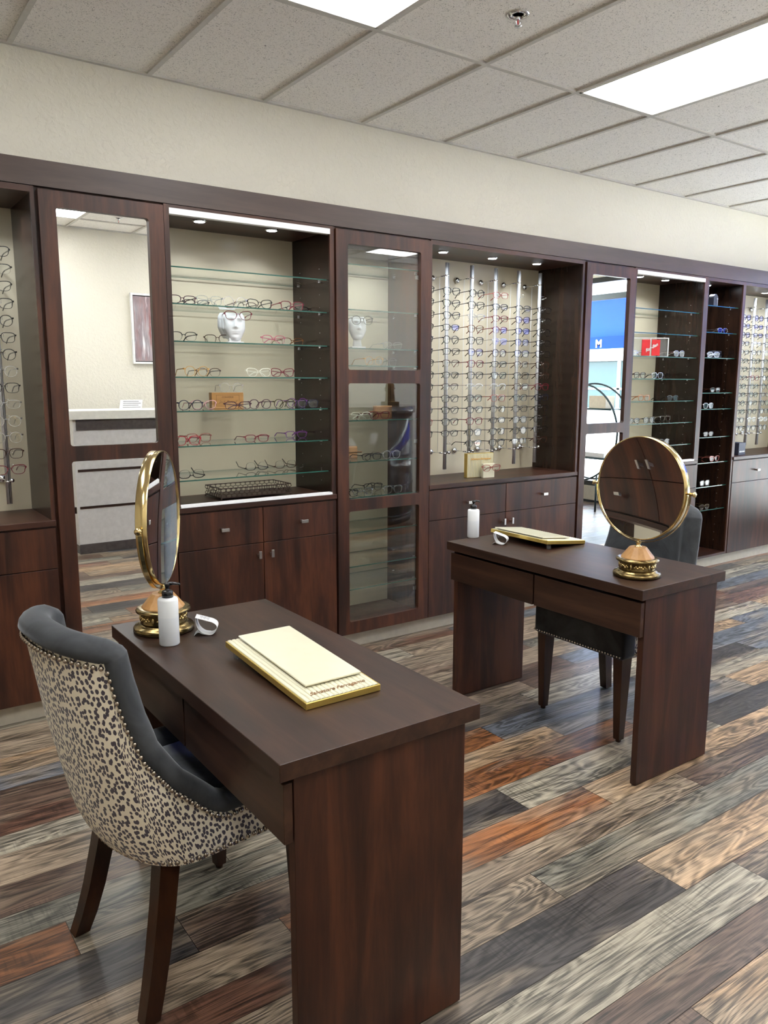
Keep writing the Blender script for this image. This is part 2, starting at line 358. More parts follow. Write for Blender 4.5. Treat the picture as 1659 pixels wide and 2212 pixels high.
def text_mesh(name, body, size, mat, parent, loc, rot, shear=0, spacing=1, ext=.0006, bold=0):
    cu = bpy.data.curves.new(name, 'FONT'); cu.body = body; cu.size = size; cu.shear = shear; cu.space_character = spacing
    cu.extrude = ext; cu.offset = bold; cu.align_x = 'CENTER'; cu.align_y = 'CENTER'; cu.resolution_u = 3
    t = bpy.data.objects.new(name, cu); COL.objects.link(t); dg = bpy.context.evaluated_depsgraph_get()
    me = bpy.data.meshes.new_from_object(t.evaluated_get(dg)); bpy.data.objects.remove(t)
    me.name = name; me.materials.clear(); me.materials.append(MATS[mat])
    o = bpy.data.objects.new(name, me); COL.objects.link(o); o.parent = parent; o.location = loc; o.rotation_euler = rot
    return o
ORD = ['', 'first', 'second', 'third', 'fourth', 'fifth', 'sixth', 'seventh', 'eighth', 'ninth', 'tenth', 'eleventh', 'twelfth', 'thirteenth', 'fourteenth']
# ------------------------------------------------------------------ room shell
ZC = 2.907
XL, XR, YB, YF = -2.6, 7.75, 3.94, -1.0       # left wall, shop window, cabinet wall, wall behind the counter
o = MB().box(XL-.1, XR+.1, YB, YB+.12, 0, ZC+.1).build('wall_back', 'wall_paint'); struct(o)
o = MB().box(XL-.1, XR+.1, YF-.12, YF, 0, ZC+.1).build('wall_front', 'wall_paint'); struct(o)
o = MB().box(XL-.12, XL, YF, YB, 0, ZC+.1).build('wall_left', 'wall_paint'); struct(o)
# shop-window wall: sill, header, piers
mb = MB(); mb.box(XR, XR+.14, YF, YB, 0, .20, 1); mb.box(XR, XR+.14, YF, YB, 2.72, ZC+.1); mb.box(XR, XR+.14, 3.45, YB, .2, 2.72)
struct(mb.build('wall_right', ['wall_paint', 'sill_plaster']))
wr = MB(); wr.box(XR+.02, XR+.10, YF, 3.45, .20, .26); wr.box(XR+.02, XR+.10, YF, 3.45, 2.66, 2.72)
for yy in (-1.0, 1.55, 3.40): wr.box(XR+.02, XR+.10, yy, yy+.05, .26, 2.66)
w1 = struct(wr.build('window_1', 'window_frame'))
pn = MB().box(XR+.055, XR+.063, YF+.05, 1.55, .26, 2.66).box(XR+.055, XR+.063, 1.60, 3.40, .26, 2.66).build('pane', 'window_glass', w1)
struct(MB().box(XR-.015, XR, YF, YB, 0, .025).build('trim_2', 'window_frame'))
# floor
TI = dict(K=(.060, .051, .046), P=(.33, .29, .22), O=(.24, .095, .035), B=(.115, .072, .050), T=(.36, .235, .135), G=(.20, .185, .145), U=(.115, .125, .14), Z=(.24, .18, .125), R=(.15, .072, .045))
bounds = [-1.02, -.86, -.745, -.57, -.42, -.305, -.13, .02, .135, .31, .46, .60, .75, .925, 1.04, 1.192, 1.367, 1.512, 1.627, 1.771, 1.94, 2.095, 2.21, 2.36, 2.53, 2.645, 2.79, 2.965, 3.08, 3.23, 3.40, 3.515, 3.66, 3.80, 3.95]
SPEC = {.75: [(-.3, 'B'), (1.55, 'T'), (2.6, 'B')], .925: [(.4, 'B'), (2.3, 'K')], 1.04: [(.6, 'P'), (2.171, 'B'), (3.4, 'G')], 1.192: [(.75, 'K'), (1.932, 'T'), (3.15, 'B')],
        1.367: [(.3, 'Z'), (1.614, 'G'), (3.1, 'B')], 1.512: [(1.2, 'Z'), (2.518, 'B'), (3.7, 'T')], 1.627: [(.9, 'O'), (2.145, 'T'), (3.5, 'K')],
        1.771: [(-.5, 'K'), (.67, 'B'), (1.3, 'K'), (1.877, 'P'), (3.05, 'K')], 1.94: [(-.8, 'O'), (.415, 'G'), (1.5, 'O'), (2.75, 'U'), (3.6, 'T')],
        2.095: [(-.6, 'G'), (.9, 'P'), (1.35, 'T'), (2.42, 'U'), (3.5, 'P')], 2.21: [(-.4, 'B'), (1.0, 'O'), (2.185, 'U'), (3.2, 'K')],
        2.36: [(-.2, 'Z'), (1.4, 'K'), (2.59, 'P'), (3.6, 'U')], 2.53: [(-.9, 'P'), (.75, 'G'), (1.9, 'Z'), (2.7, 'B'), (3.6, 'T')], 2.645: [(-.3, 'R'), (.9, 'U')],
        2.79: [(-.7, 'B'), (.8, 'Z')], 2.965: [(-.5, 'U'), (.7, 'B')], 3.08: [(-.2, 'T')], 3.23: [(-.6, 'G')]}
verts, faces, tint, seed, mi = [], [], [], [], []
def quad(x0, x1, y0, y1, z, c, s, m_):
    k = len(verts); verts.extend([(x0, y0, z), (x1, y0, z), (x1, y1, z), (x0, y1, z)]); faces.append((k, k+1, k+2, k+3)); tint.append(c); seed.append(s); mi.append(m_)
quad(XL, XR, YF, YB, -.0015, (0, 0, 0), 0, 1)
rf = random.Random(21); GP = .0009
for i in range(len(bounds)-1):
    y0, y1 = bounds[i], bounds[i+1]
    segs = SPEC.get(y0, [])
    if segs:
        L0, R0 = segs[0][0], segs[-1][0]+rf.uniform(.9, 1.3)
        xs = [(a, segs[q+1][0] if q+1 < len(segs) else R0, k) for q, (a, k) in enumerate(segs)]
    else:
        L0 = R0 = XL+rf.uniform(0, 1.1); xs = []
    x = L0
    while x > XL: w = rf.uniform(.75, 1.25); xs.append((max(XL, x-w), x, rf.choice('KPOBTGUZRZGP'))); x -= w
    x = R0
    while x < XR: w = rf.uniform(.75, 1.25); xs.append((x, min(XR, x+w), rf.choice('KPOBTGUZRBZU'))); x += w
    for a, c, k in xs:
        t = TI[k]; jv = rf.uniform(.88, 1.12)
        quad(a+GP, c-GP, y0+GP, y1-GP, 0, tuple(q*jv for q in t), rf.random(), 0)
me = bpy.data.meshes.new('floor'); me.from_pydata(verts, [], faces); me.materials.append(MATS['plank_floor']); me.materials.append(MATS['plank_gap'])
me.attributes.new('tint', 'FLOAT_VECTOR', 'FACE'); me.attributes.new('seed', 'FLOAT_VECTOR', 'FACE')
for i, pl_ in enumerate(me.polygons): pl_.material_index = mi[i]
me.attributes['tint'].data.foreach_set('vector', [c for t_ in tint for c in t_])
me.attributes['seed'].data.foreach_set('vector', [c for s_ in seed for c in (s_*3.1, s_*1.7, s_*5.3)])
fl = bpy.data.objects.new('floor', me); COL.objects.link(fl); struct(fl)
# ceiling: tiles and T-bars in one mesh
mb = MB().box(XL, XR, YF, YB, ZC+.005, ZC+.05, 0)
GX = [.8004+.6096*k for k in range(-6, 12)]
for gx in GX:
    if XL < gx < XR: mb.box(gx-.012, gx+.012, YF, YB, ZC-.004, ZC+.006, 1)
for gy in (2.905, 1.686, .64, -.58): mb.box(XL, XR, gy-.012, gy+.012, ZC-.0045, ZC+.006, 1)
mb.box(XL, XR, YB-.022, YB, ZC-.005, ZC+.006, 1); mb.box(XL, XR, YF, YF+.022, ZC-.005, ZC+.006, 1)
struct(mb.build('ceiling', ['ceiling_tile', 'grid_metal']))
where = {(0, 0): 'nearest the glass-door cabinet top', (1, 0): 'right in the picture'}
def ceiling_light(x0, y0, y1, label):
    t = thing('ceiling_light', label, 'ceiling light', (x0+.305, (y0+y1)/2, ZC), group='fluorescent troffers in the tile ceiling')
    hx, hy = .2925, (y1-y0)/2-.013
    MB().box(-hx, hx, -hy, hy, -.0035, .0045).build('lens', 'lens_light', t)
    fr = MB()
    for a in ((-hx, -hx+.012, -hy, hy), (hx-.012, hx, -hy, hy), (-hx, hx, -hy, -hy+.012), (-hx, hx, hy-.012, hy)): fr.box(*a, -.006, -.0034)
    fr.build('frame', 'grid_metal', t); return t
ceiling_light(1.410, 1.686, 2.905, 'bright rectangular ceiling light cut by the top edge of the photo, left of the sprinkler')
ceiling_light(3.2388, 1.686, 2.905, 'long bright ceiling light cut by the right edge of the photo, right of the sprinkler')
ceiling_light(1.410, -.58, .64, 'bright ceiling light mirrored at the top left of the left mirror door')
ceiling_light(5.0676, -.58, .64, 'bright ceiling light mirrored at the top of the glass-door cabinet pane')
ceiling_light(3.2388, -.58, .64, 'ceiling light overhead behind the camera between two mirrored lights')
ceiling_light(5.0676, 1.686, 2.905, 'ceiling light just past the right edge, nearest the shop window')
ceiling_light(-.4188, 1.686, 2.905, 'ceiling light past the left edge, above the left wall bay')
ceiling_light(-.4188, -.58, .64, 'ceiling light behind the camera at the far left of the room')
def sprinkler(x, y, label):
    t = thing('sprinkler_head', label, 'sprinkler', (x, y, ZC+.005), group='ceiling sprinklers')
    MB().lathe([(.045, 0), (.045, -.003), (.036, -.006), (.024, -.004), (.022, 0)], 28).build('escutcheon', 'chrome', t)
    mb = MB().lathe([(.008, .0), (.008, -.018), (.005, -.02)], 12)
    for s in (-1, 1): mb.tube([(s*.006, 0, -.018), (s*.012, 0, -.028), (s*.003, 0, -.042)], .0018, 6)
    mb.build('body', 'chrome', t)
    MB().cyl((0, 0, -.018), (0, 0, -.040), .0022, 8).build('bulb', 'red_acrylic', t)
    mb = MB().lathe([(.003, -.041), (.016, -.043), (.016, -.0445), (.002, -.045)], 16); mb.build('deflector', 'chrome', t)
sprinkler(2.407, 2.475, 'chrome fire sprinkler in the ceiling between the two ceiling lights')
sprinkler(2.31, -.36, 'small ceiling sprinkler seen in the top of the left mirror door')
# ------------------------------------------------------------------ wall of cabinets
F = 3.49; CF = 3.505; BK = 3.88; ZB, ZT = .10, 2.21; ZK, ZK2 = .86, .885
struct(MB().box(XL, 7.70, F, YB, 2.236, 2.335).box(XL, 7.70, F+.002, YB, 2.335-.004, 2.337).build('trim_1', 'laminate_cornice'))
struct(MB().box(XL, 7.70, 3.56, 3.60, 0, ZB).build('baseboard_back', 'kick_laminate'))
def knob(parent, x, z, vert, world=True):
    mb = MB()
    if vert: mb.bbox(x-.007, x+.007, F-.028, F-.020, z-.019, z+.019, .001); mb.box(x-.005, x+.005, F-.020, F, z-.012, z+.002)
    else: mb.bbox(x-.020, x+.020, F-.028, F-.019, z-.008, z+.008, .001); mb.box(x-.014, x-.002, F-.019, F, z-.006, z+.006)
    return mb.build('handle', 'knob_metal', parent, world=world)
def rel(o, root): return o
def panel(parent, name, x0, x1, y0, y1, z0, z1, mat, world=True, bev=.0012):
    return MB().bbox(x0, x1, y0, y1, z0, z1, bev).build(name, mat, parent, world=world)
def subroot(parent, name, mb, mat): return mb.build(name, mat, parent, world=True)
def fix_child(child, root):   # handles are built in world space under a part whose root carries the offset
    me = child.data
    for v in me.vertices: v.co -= Vector(root.location)
def carcass(label, x0, x1, o0, o1, stile_l, stile_r, base=True, zb=ZB, inner='laminate_inner', back='cream_panel'):
    t = thing('display_cabinet', label, 'display cabinet', ((x0+x1)/2, 3.7, 0))
    zl = ZK2 if base else zb
    for a, c in ((x0, o0), (o1, x1)):
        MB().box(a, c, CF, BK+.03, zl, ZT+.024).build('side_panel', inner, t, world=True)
        MB().box(a, c, F+.004, CF, zl, ZT+.024).build('front_edge', 'laminate_v', t, world=True)
    MB().box(o0, o1, F+.004, BK+.03, ZT, ZT+.024).build('top_panel', 'laminate_x', t, world=True)
    MB().box(o0, o1, BK, BK+.03, ZK2 if base else zb, ZT).build('back_panel', back, t, world=True)
    return t
def base_cab(t, x0, x1, seam, knobs_d, knobs_v, doors=True):
    MB().box(x0, x1, CF+.002, BK+.03, ZB, ZK-.004).build('base_box', 'laminate_v', t, world=True)
    MB().bbox(x0, x1, F-.005, BK, ZK, ZK2, .0015).build('counter', 'laminate_x', t, world=True)
    for a, c, kx in ((x0+.003, seam-.0018, knobs_d[0]), (seam+.0018, x1-.003, knobs_d[1])):
        d = MB().bbox(a, c, F, CF, .677, ZK-.008, .001).build('drawer', 'laminate_v', t, world=True)
        k = knob(d, kx, .763, False); fix_child(k, t)
    for a, c, kx in ((x0+.003, seam-.0018, knobs_v[0]), (seam+.0018, x1-.003, knobs_v[1])):
        d = MB().bbox(a, c, F, CF, ZB, .6735, .001).build('door', 'laminate_v', t, world=True)
        k = knob(d, kx, .618, True); fix_child(k, t)
def shelf(t, x0, x1, z, y0=3.525, y1=3.865):
    m_ = MB().box(x0, x1, y0, y1, z-.006, z, 0); m_.mi[-4] = 1      # front edge face
    m_.mi[2] = 1; m_.mi = [0, 0, 1, 0, 1, 0][:len(m_.mi)]
    o = m_.build('glass_shelf', ['shelf_glass', 'glass_edge'], t, world=True)
    p = MB()
    for xx, s in ((x0, 1), (x1, -1)):
        for yy in (y0+.06, y1-.06): p.cyl((xx, yy, z-.010), (xx+s*.014, yy, z-.010), .003, 8)
    q = p.build('shelf_pin', 'hinge_steel', o, world=False)
    fix_child(q, t); return o
def puck(t, x, y, z=ZT, w=PUCK_W):
    o = MB().lathe([(.034, 0), (.034, -.004), (.027, -.006)], 24).xf(Matrix.Translation((x, y, z))).build('puck_light', 'chrome', t, world=True)
    e = MB().lathe([(.025, -.0045), (.025, -.0068), (.01, -.0075)], 20).xf(Matrix.Translation((x, y, z))).build('bulb', 'puck_glow', o); fix_child(e, t)
    l = light('AREA', 'puck_lamp', (x, y, z-.012), w, (.86, .93, 1), shape='DISK', size=.05); l.data.spread = PI*.75
def holes(t, x, z0, z1, side):
    p = MB()
    for yy in (3.60, 3.80):
        z = z0
        while z < z1: p.cyl((x, yy, z), (x-side*.0006, yy, z), .0022, 6); z += .064
    p.build('shelf_pin_holes', 'hinge_steel', t, world=True)
# bay 0 (left edge): tube racks
b0 = carcass('dark wood display bay with a tube rack, cut by the left edge of the photo', -.47, .765, -.445, .750, 0, 0)
base_cab(b0, -.47, .765, .262, (.02, .512), (.228, .296))
for x in (-.1, .26, .62): puck(b0, x, 3.64)
# bay 1: open shelves
b1 = carcass('open dark wood bay of seven glass shelves right of the large left mirror door', 1.295, 2.168, 1.318, 2.143, 0, 0)
base_cab(b1, 1.295, 2.168, 1.738, (1.526, 1.962), (1.707, 1.776))
Z1 = [1.976, 1.815, 1.648, 1.487, 1.330, 1.167, 1.006]
for z in Z1: shelf(b1, 1.320, 2.141, z+.003)
puck(b1, 1.518, 3.635); puck(b1, 1.894, 3.635); holes(b1, 2.143, .95, 2.1, 1)
def track(t, x0, x1):
    MB().box(x0, x1, F+.0, F+.03, 2.194, 2.2195).build('upper_track', 'aluminium_white', t, world=True)
    m_ = MB().box(x0, x1, F-.002, F+.034, ZK2, ZK2+.007)
    for k in range(3): m_.box(x0, x1, F+.0+.014*k, F+.003+.014*k, ZK2+.007, ZK2+.012)
    m_.build('lower_track', 'aluminium_white', t, world=True)
track(b1, 1.318, 2.143)
# bay 3: tube racks
b3 = carcass('wide open dark wood bay filled with five visible tube racks of eyeglasses', 2.790, 4.045, 2.800, 4.026, 0, 0)
base_cab(b3, 2.790, 4.045, 3.400, (3.092, 3.727), (3.374, 3.441))
for x in (2.999, 3.384, 3.765): puck(b3, x, 3.645)
# bay 4
b4 = carcass('narrow open bay of glass shelves holding the red shop display', 4.555, 5.400, 4.572, 5.356, 0, 0)
base_cab(b4, 4.555, 5.400, 4.96, (4.76, 5.18), (4.93, 4.99))
for z in (1.974, 1.811, 1.650, 1.493, 1.334, 1.174, 1.010): shelf(b4, 4.574, 5.354, z+.003)
puck(b4, 4.80, 3.65); puck(b4, 5.113, 3.66); track(b4, 4.572, 5.356); holes(b4, 5.356, .95, 2.1, 1)
# bay 5: full height niche
b5 = carcass('tall narrow dark niche of nine glass shelves between two lighter bays', 5.400, 5.888, 5.412, 5.866, 0, 0, base=False, back='laminate_inner')
MB().box(5.412, 5.866, F+.004, BK, ZB, .118).build('bottom_panel', 'laminate_x', b5, world=True)
for z in (2.038, 1.843, 1.654, 1.390, 1.267, 1.050, .851, .662, .475): shelf(b5, 5.414, 5.864, z+.003)
puck(b5, 5.64, 3.66, w=.8); holes(b5, 5.866, .2, 2.1, 1)
# bay 6
b6 = carcass('display bay with tube racks cut by the right edge of the photo', 5.888, 7.120, 5.902, 7.10, 0, 0)
base_cab(b6, 5.888, 7.120, 6.60, (6.235, 6.88), (6.565, 6.635))
for x in (6.10, 6.483, 6.87): puck(b6, x, 3.67)
panel(b6, 'end_panel', 7.120, 7.70, F, YB-.002, ZB, 2.236, 'laminate_v')
# framed doors
def framed(t, x0, x1, zs, pane_mat, pane_name, mt=.066):
    z0, z1 = ZB+.002, 2.225
    xa, xb = x0+mt, x1-mt
    fr = MB().box(x0, xa, F-.005, F+.016, z0, z1).box(xb, x1, F-.005, F+.016, z0, z1)
    prev = z0
    for (a, c) in zs: fr.box(xa, xb, F-.005, F+.016, prev, a); prev = c
    fr.box(xa, xb, F-.005, F+.016, prev, z1)
    rr = .012                                                   # rounded inner corners
    for (a, c) in zs:
        for (cx, sx) in ((xa, 1), (xb, -1)):
            for (cz, sz) in ((a, 1), (c, -1)):
                pts = [(cx, cz)]+[(cx+sx*rr*(1-math.sin(q)), cz+sz*rr*(1-math.cos(q))) for q in [PI/2*k/5 for k in range(6)]]
                fr.prism(pts, 'y', F-.005, F+.016)
    fr.build('door_frame', 'laminate_v', t, world=True)
    for (a, c) in zs: MB().box(xa-.008, xb+.008, F+.010, F+.0145, a-.008, c+.008).build(pane_name, pane_mat, t, world=True)
t = thing('mirror_cabinet', 'tall dark wood door with large mirror panes right of the left edge bay', 'mirror cabinet', (1.03, 3.7, 0))
framed(t, .778, 1.290, [(.17, 1.130), (1.195, 2.161)], 'mirror_silver', 'mirror_pane')
MB().box(.765, 1.295, CF+.006, BK+.03, ZB, 2.236).build('cabinet_body', 'laminate_v', t, world=True)
t = thing('mirror_cabinet', 'narrow dark wood door with mirror panes showing the blue awning', 'mirror cabinet', (4.30, 3.7, 0))
framed(t, 4.056, 4.548, [(.17, 1.130), (1.197, 2.155)], 'mirror_silver', 'mirror_pane', .056)
MB().box(4.045, 4.555, CF+.006, BK+.03, ZB, 2.236).build('cabinet_body', 'laminate_v', t, world=True)
# glass-door cabinet
gc = thing('glass_cabinet', 'tall dark wood cabinet with three glass door panes beside the open left bay', 'glass cabinet', (2.48, 3.7, 0))
framed(gc, 2.174, 2.786, [(.170, .783), (.847, 1.460), (1.530, 2.158)], 'door_glass', 'glass_pane', .070)
m_ = MB().box(2.168, 2.180, CF+.002, BK+.03, ZB, 2.236).box(2.778, 2.790, CF+.002, BK+.03, ZB, 2.236).box(2.180, 2.778, CF+.002, BK+.03, ZT, 2.236).box(2.180, 2.778, CF+.002, BK+.03, ZB, .13)
m_.build('cabinet_body', 'laminate_v', gc, world=True)
MB().box(2.180, 2.778, BK, BK+.03, .13, ZT).build('back_panel', 'cream_panel', gc, world=True)
for z in (2.069, 1.840, 1.642, 1.552, 1.262, 1.040, .845, .652, .462, .334): shelf(gc, 2.183, 2.775, z+.003, 3.54)
for z in (2.03, 1.14, .29):
    MB().box(2.700, 2.728, F+.016, F+.026, z-.010, z+.010).build('hinge', 'hinge_steel', gc, world=True)
puck(gc, 2.35, 3.66, w=.9); puck(gc, 2.62, 3.66, w=.9)
# ------------------------------------------------------------------ desks
def desk(x, y, label):          # x,y: near-left top corner side; local x 0..w across, y 0..1.061
    t = thing('desk', label, 'desk', (x, y, 0), group='dispensing desks')
    w, d = .508, 1.061
    MB().bbox(0, w, 0, d, .712, .750, .0012).build('desk_top', 'laminate_y', t)
    for ya in (.012, d-.037):
        MB().bbox(.036, w-.034, ya, ya+.025, .004, .7115, .0008).build('leg_panel', 'laminate_v', t)
    for ya, yb in ((.014, d/2-.004), (d/2+.004, d-.014)):
        MB().bbox(.014, .034, ya, yb, .572, .698, .001).build('drawer_front', 'laminate_y', t)
    for ya, yb in ((.040, d/2-.01), (d/2+.01, d-.040)):
        MB().box(.034, w-.06, ya, yb, .585, .695).build('drawer_box', 'black_gloss', t)
    return t
desk(.641, 1.243, 'dark wood desk in the foreground, a brass mirror at its far end')
desk(2.270, 1.643, 'dark wood desk farther back on the right, round mirror at its near end')
# ------------------------------------------------------------------ chairs
def make_chair(x, y, rz, label):
    t = thing('upholstered_chair', label, 'chair', (x, y, 0), rz, group='velvet barrel chairs')
    Wd, Xc, X1, ZS = .232, .215, .635, .365
    def xb(z): return .148-.104*min(1, max(0, (z-ZS)/.54))**.9+.022*max(0, 1-(z-ZS)/.10)**2
    def plan(s, z, off=0):       # s in -1..1 right rim to left rim; off = inward offset
        a = abs(s); sg = 1 if s >= 0 else -1; Xb = xb(z); lw_ = min(1, max(0, 1-(z-ZS)/.30)); Xc = .215+.095*lw_
        if a > .5:
            q = (a-.5)/.5; return (Xc+(X1-Xc)*q, sg*(Wd-off))
        th = a*PI; n = 2.35-.30*lw_
        cx_ = abs(math.cos(th))**(2/n); sy = abs(math.sin(th))**(2/n)
        return (Xc-(Xc-Xb-off)*cx_, sg*(Wd-off)*sy)
    EDGE = [(.136, .884), (.141, .825), (.153, .745), (.181, .655), (.219, .570), (.296, .480), (.333, .463), (.70, .463)]
    XW = .136
    def xa(a): return plan(a, .75)[0]
    lo_, hi_ = .2, .5
    for _ in range(40):
        md_ = (lo_+hi_)/2
        if xa(md_) < XW: lo_ = md_
        else: hi_ = md_
    AW = lo_
    def ztop(s):
        a = abs(s)
        if a <= AW: return .902-.018*(a/AW)**2
        X = xa(a)
        for (a0, z0), (a1, z1) in zip(EDGE, EDGE[1:]):
            if a0 <= X <= a1: return z0+(z1-z0)*(X-a0)/(a1-a0)
        return .463
    dense = [AW+.0015*k for k in range(-2, 24)]
    SS = sorted(set([-1+2*i/110 for i in range(111)]+[s*k for s in (-1, 1) for k in dense]))
    # outer spotted shell (two skins)
    P = []
    for s in SS:
        zt = ztop(s)-.004; row = []
        for j in range(15):
            z = ZS+(zt-ZS)*j/14; X, Y = plan(s, z, 0); row.append((X, Y, z))
        P.append(row)
    mb = MB().grid(P)
    Q = [[(plan(s, z, .02)[0], plan(s, z, .02)[1], z) for z in [ZS+(ztop(s)-.004-ZS)*j/14 for j in range(15)]] for s in SS]
    mb.grid(Q); mb.grid([[P[i][0], Q[i][0]] for i in range(len(SS))]); mb.grid([[P[0][j], Q[0][j]] for j in range(15)]); mb.grid([[P[-1][j], Q[-1][j]] for j in range(15)])
    sh = mb.build('outer_shell', 'spotted_fabric', t)
    ca = []; arc = 0
    for i_ in range(len(SS)):
        if i_: arc += (Vector(P[i_][5])-Vector(P[i_-1][5])).length
        for p_ in P[i_]: ca += [arc, p_[2], 0]
    ca += [0, 0, 0]*(len(sh.data.vertices)-len(ca)//3)
    at_ = sh.data.attributes.new('cloth', 'FLOAT_VECTOR', 'POINT'); at_.data.foreach_set('vector', ca)
    # velvet roll and inner padding
    R = []
    TH = .062
    def EP(s, off=0): zz = ztop(s); X, Y = plan(s, zz, off); return Vector((X, Y, zz))
    for s in SS:
        d_ = .012; T_ = (EP(min(1, s+d_))-EP(max(-1, s-d_)))
        Np = EP(s, .02)-EP(s, 0); Np.z = 0                       # towards the inside
        E_ = Np.cross(T_)
        if E_.z < 0 or (abs(E_.z) < 1e-9 and E_.x < 0): E_ = -E_
        E_ = E_.normalized() if E_.length > 1e-9 else Vector((0, 0, 1))
        if E_.x < 0 and abs(s) > AW*.9: E_ = Vector((0, 0, 1))
        wn, wi = EP(s, -.010), EP(s, TH); c = (wn+wi)/2; h = (wn-wi)/2; row = [tuple(EP(s, .004)-E_*.010)]
        for q in range(9):
            th = PI*q/8; row.append(tuple(c+h*math.cos(th)+E_*(.006+.034*math.sin(th))))
        zt = ztop(s)
        for z in [zt-.02-(zt-.02-.40)*k/6 for k in range(0, 7)]:
            X, Y = plan(s, z, TH-.004+(.008 if abs(s) < .4 else 0)); row.append((X, Y, z))
        R.append(row)
    mb = MB().grid(R)
    for e in (0, -1): mb.add(R[e], [tuple(range(len(R[e])))])
    mb.build('padding', 'grey_velvet', t)
    # seat cushion + front rail
    sc = MB(); bm = bmesh.new(); bmesh.ops.create_cube(bm, size=1)
    for v in bm.verts: v.co = (.430+v.co.x*.41, v.co.y*.335, .425+v.co.z*.115)
    bmesh.ops.bevel(bm, geom=list(bm.edges), offset=.03, segments=4, affect='EDGES')
    sc.add([v.co[:] for v in bm.verts], [[v.index for v in q.verts] for q in bm.faces], 0, True); bm.free()
    sc.build('seat', 'grey_velvet', t)
    MB().bbox(.560, .650, -.243, .243, ZS-.004, .492, .018).build('front_rail', 'grey_velvet', t)
    # nails
    def nails(name, pts, rad, mat):
        mb = MB()
        for p, nrm in pts: mb.sphere(p, rad, 6)
        mb.build(name, mat, t)
    pts = []
    def walk(fn, step):
        last = None; out = []
        for k in range(4001):
            s = -1+2*k/4000; p = Vector(fn(s))
            if last is None or (p-last).length >= step: out.append((p, None)); last = p
        return out
    nails('nailhead_trim', walk(lambda s: (*plan(s, ztop(s), -.003), ztop(s)-.014), .0165), .0062, 'nail_metal')
    nails('nailhead_trim', walk(lambda s: (*plan(s, ZS, -.002), ZS+.010), .0165), .0062, 'nail_metal')
    nails('nailhead_trim', [((.652, -.232+.0145*k, ZS+.012), None) for k in range(33)], .0048, 'silver_nail')
    for sg in (-1, 1):
        mb = MB(); a = .023; c = .015
        mb.add([(.592-a, sg*.208-a, .40), (.592+a+.02, sg*.208-a, .40), (.592+a+.02, sg*.208+a, .40), (.592-a, sg*.208+a, .40),
                (.605-c, sg*.210-c, .012), (.605+c, sg*.210-c, .012), (.605+c, sg*.210+c, .012), (.605-c, sg*.210+c, .012)],
               [(0, 3, 2, 1), (4, 5, 6, 7), (0, 1, 5, 4), (1, 2, 6, 5), (2, 3, 7, 6), (3, 0, 4, 7)])
        mb.cyl((.605, sg*.210, 0), (.605, sg*.210, .013), .012, 12)
        mb.build('leg', 'chair_leg_wood', t)
        pts_ = [(.262, .42), (.254, .35), (.236, .25), (.213, .14), (.192, .06), (.174, .004)]
        mb = MB()
        V = []; 
        for i, (X, z) in enumerate(pts_):
            q = i/5; h = .024-.006*q; wx = .026-.006*q; yy = sg*(.152+.052*q)
            V += [(X-wx, yy-h, z), (X+wx, yy-h, z), (X+wx, yy+h, z), (X-wx, yy+h, z)]
        Fc = [(0, 1, 2, 3), (20, 23, 22, 21)]
        for i in range(5):
            for j in range(4): Fc.append((i*4+j, i*4+(j+1) % 4, i*4+4+(j+1) % 4, i*4+4+j))
        mb.add(V, Fc).build('leg', 'chair_leg_wood', t)
    return t
make_chair(.288, 1.804, math.radians(7), 'grey velvet chair with spotted fabric back tucked under the foreground desk')
make_chair(3.165, 2.142, PI, 'grey velvet chair behind the farther desk, its black seat showing under it')
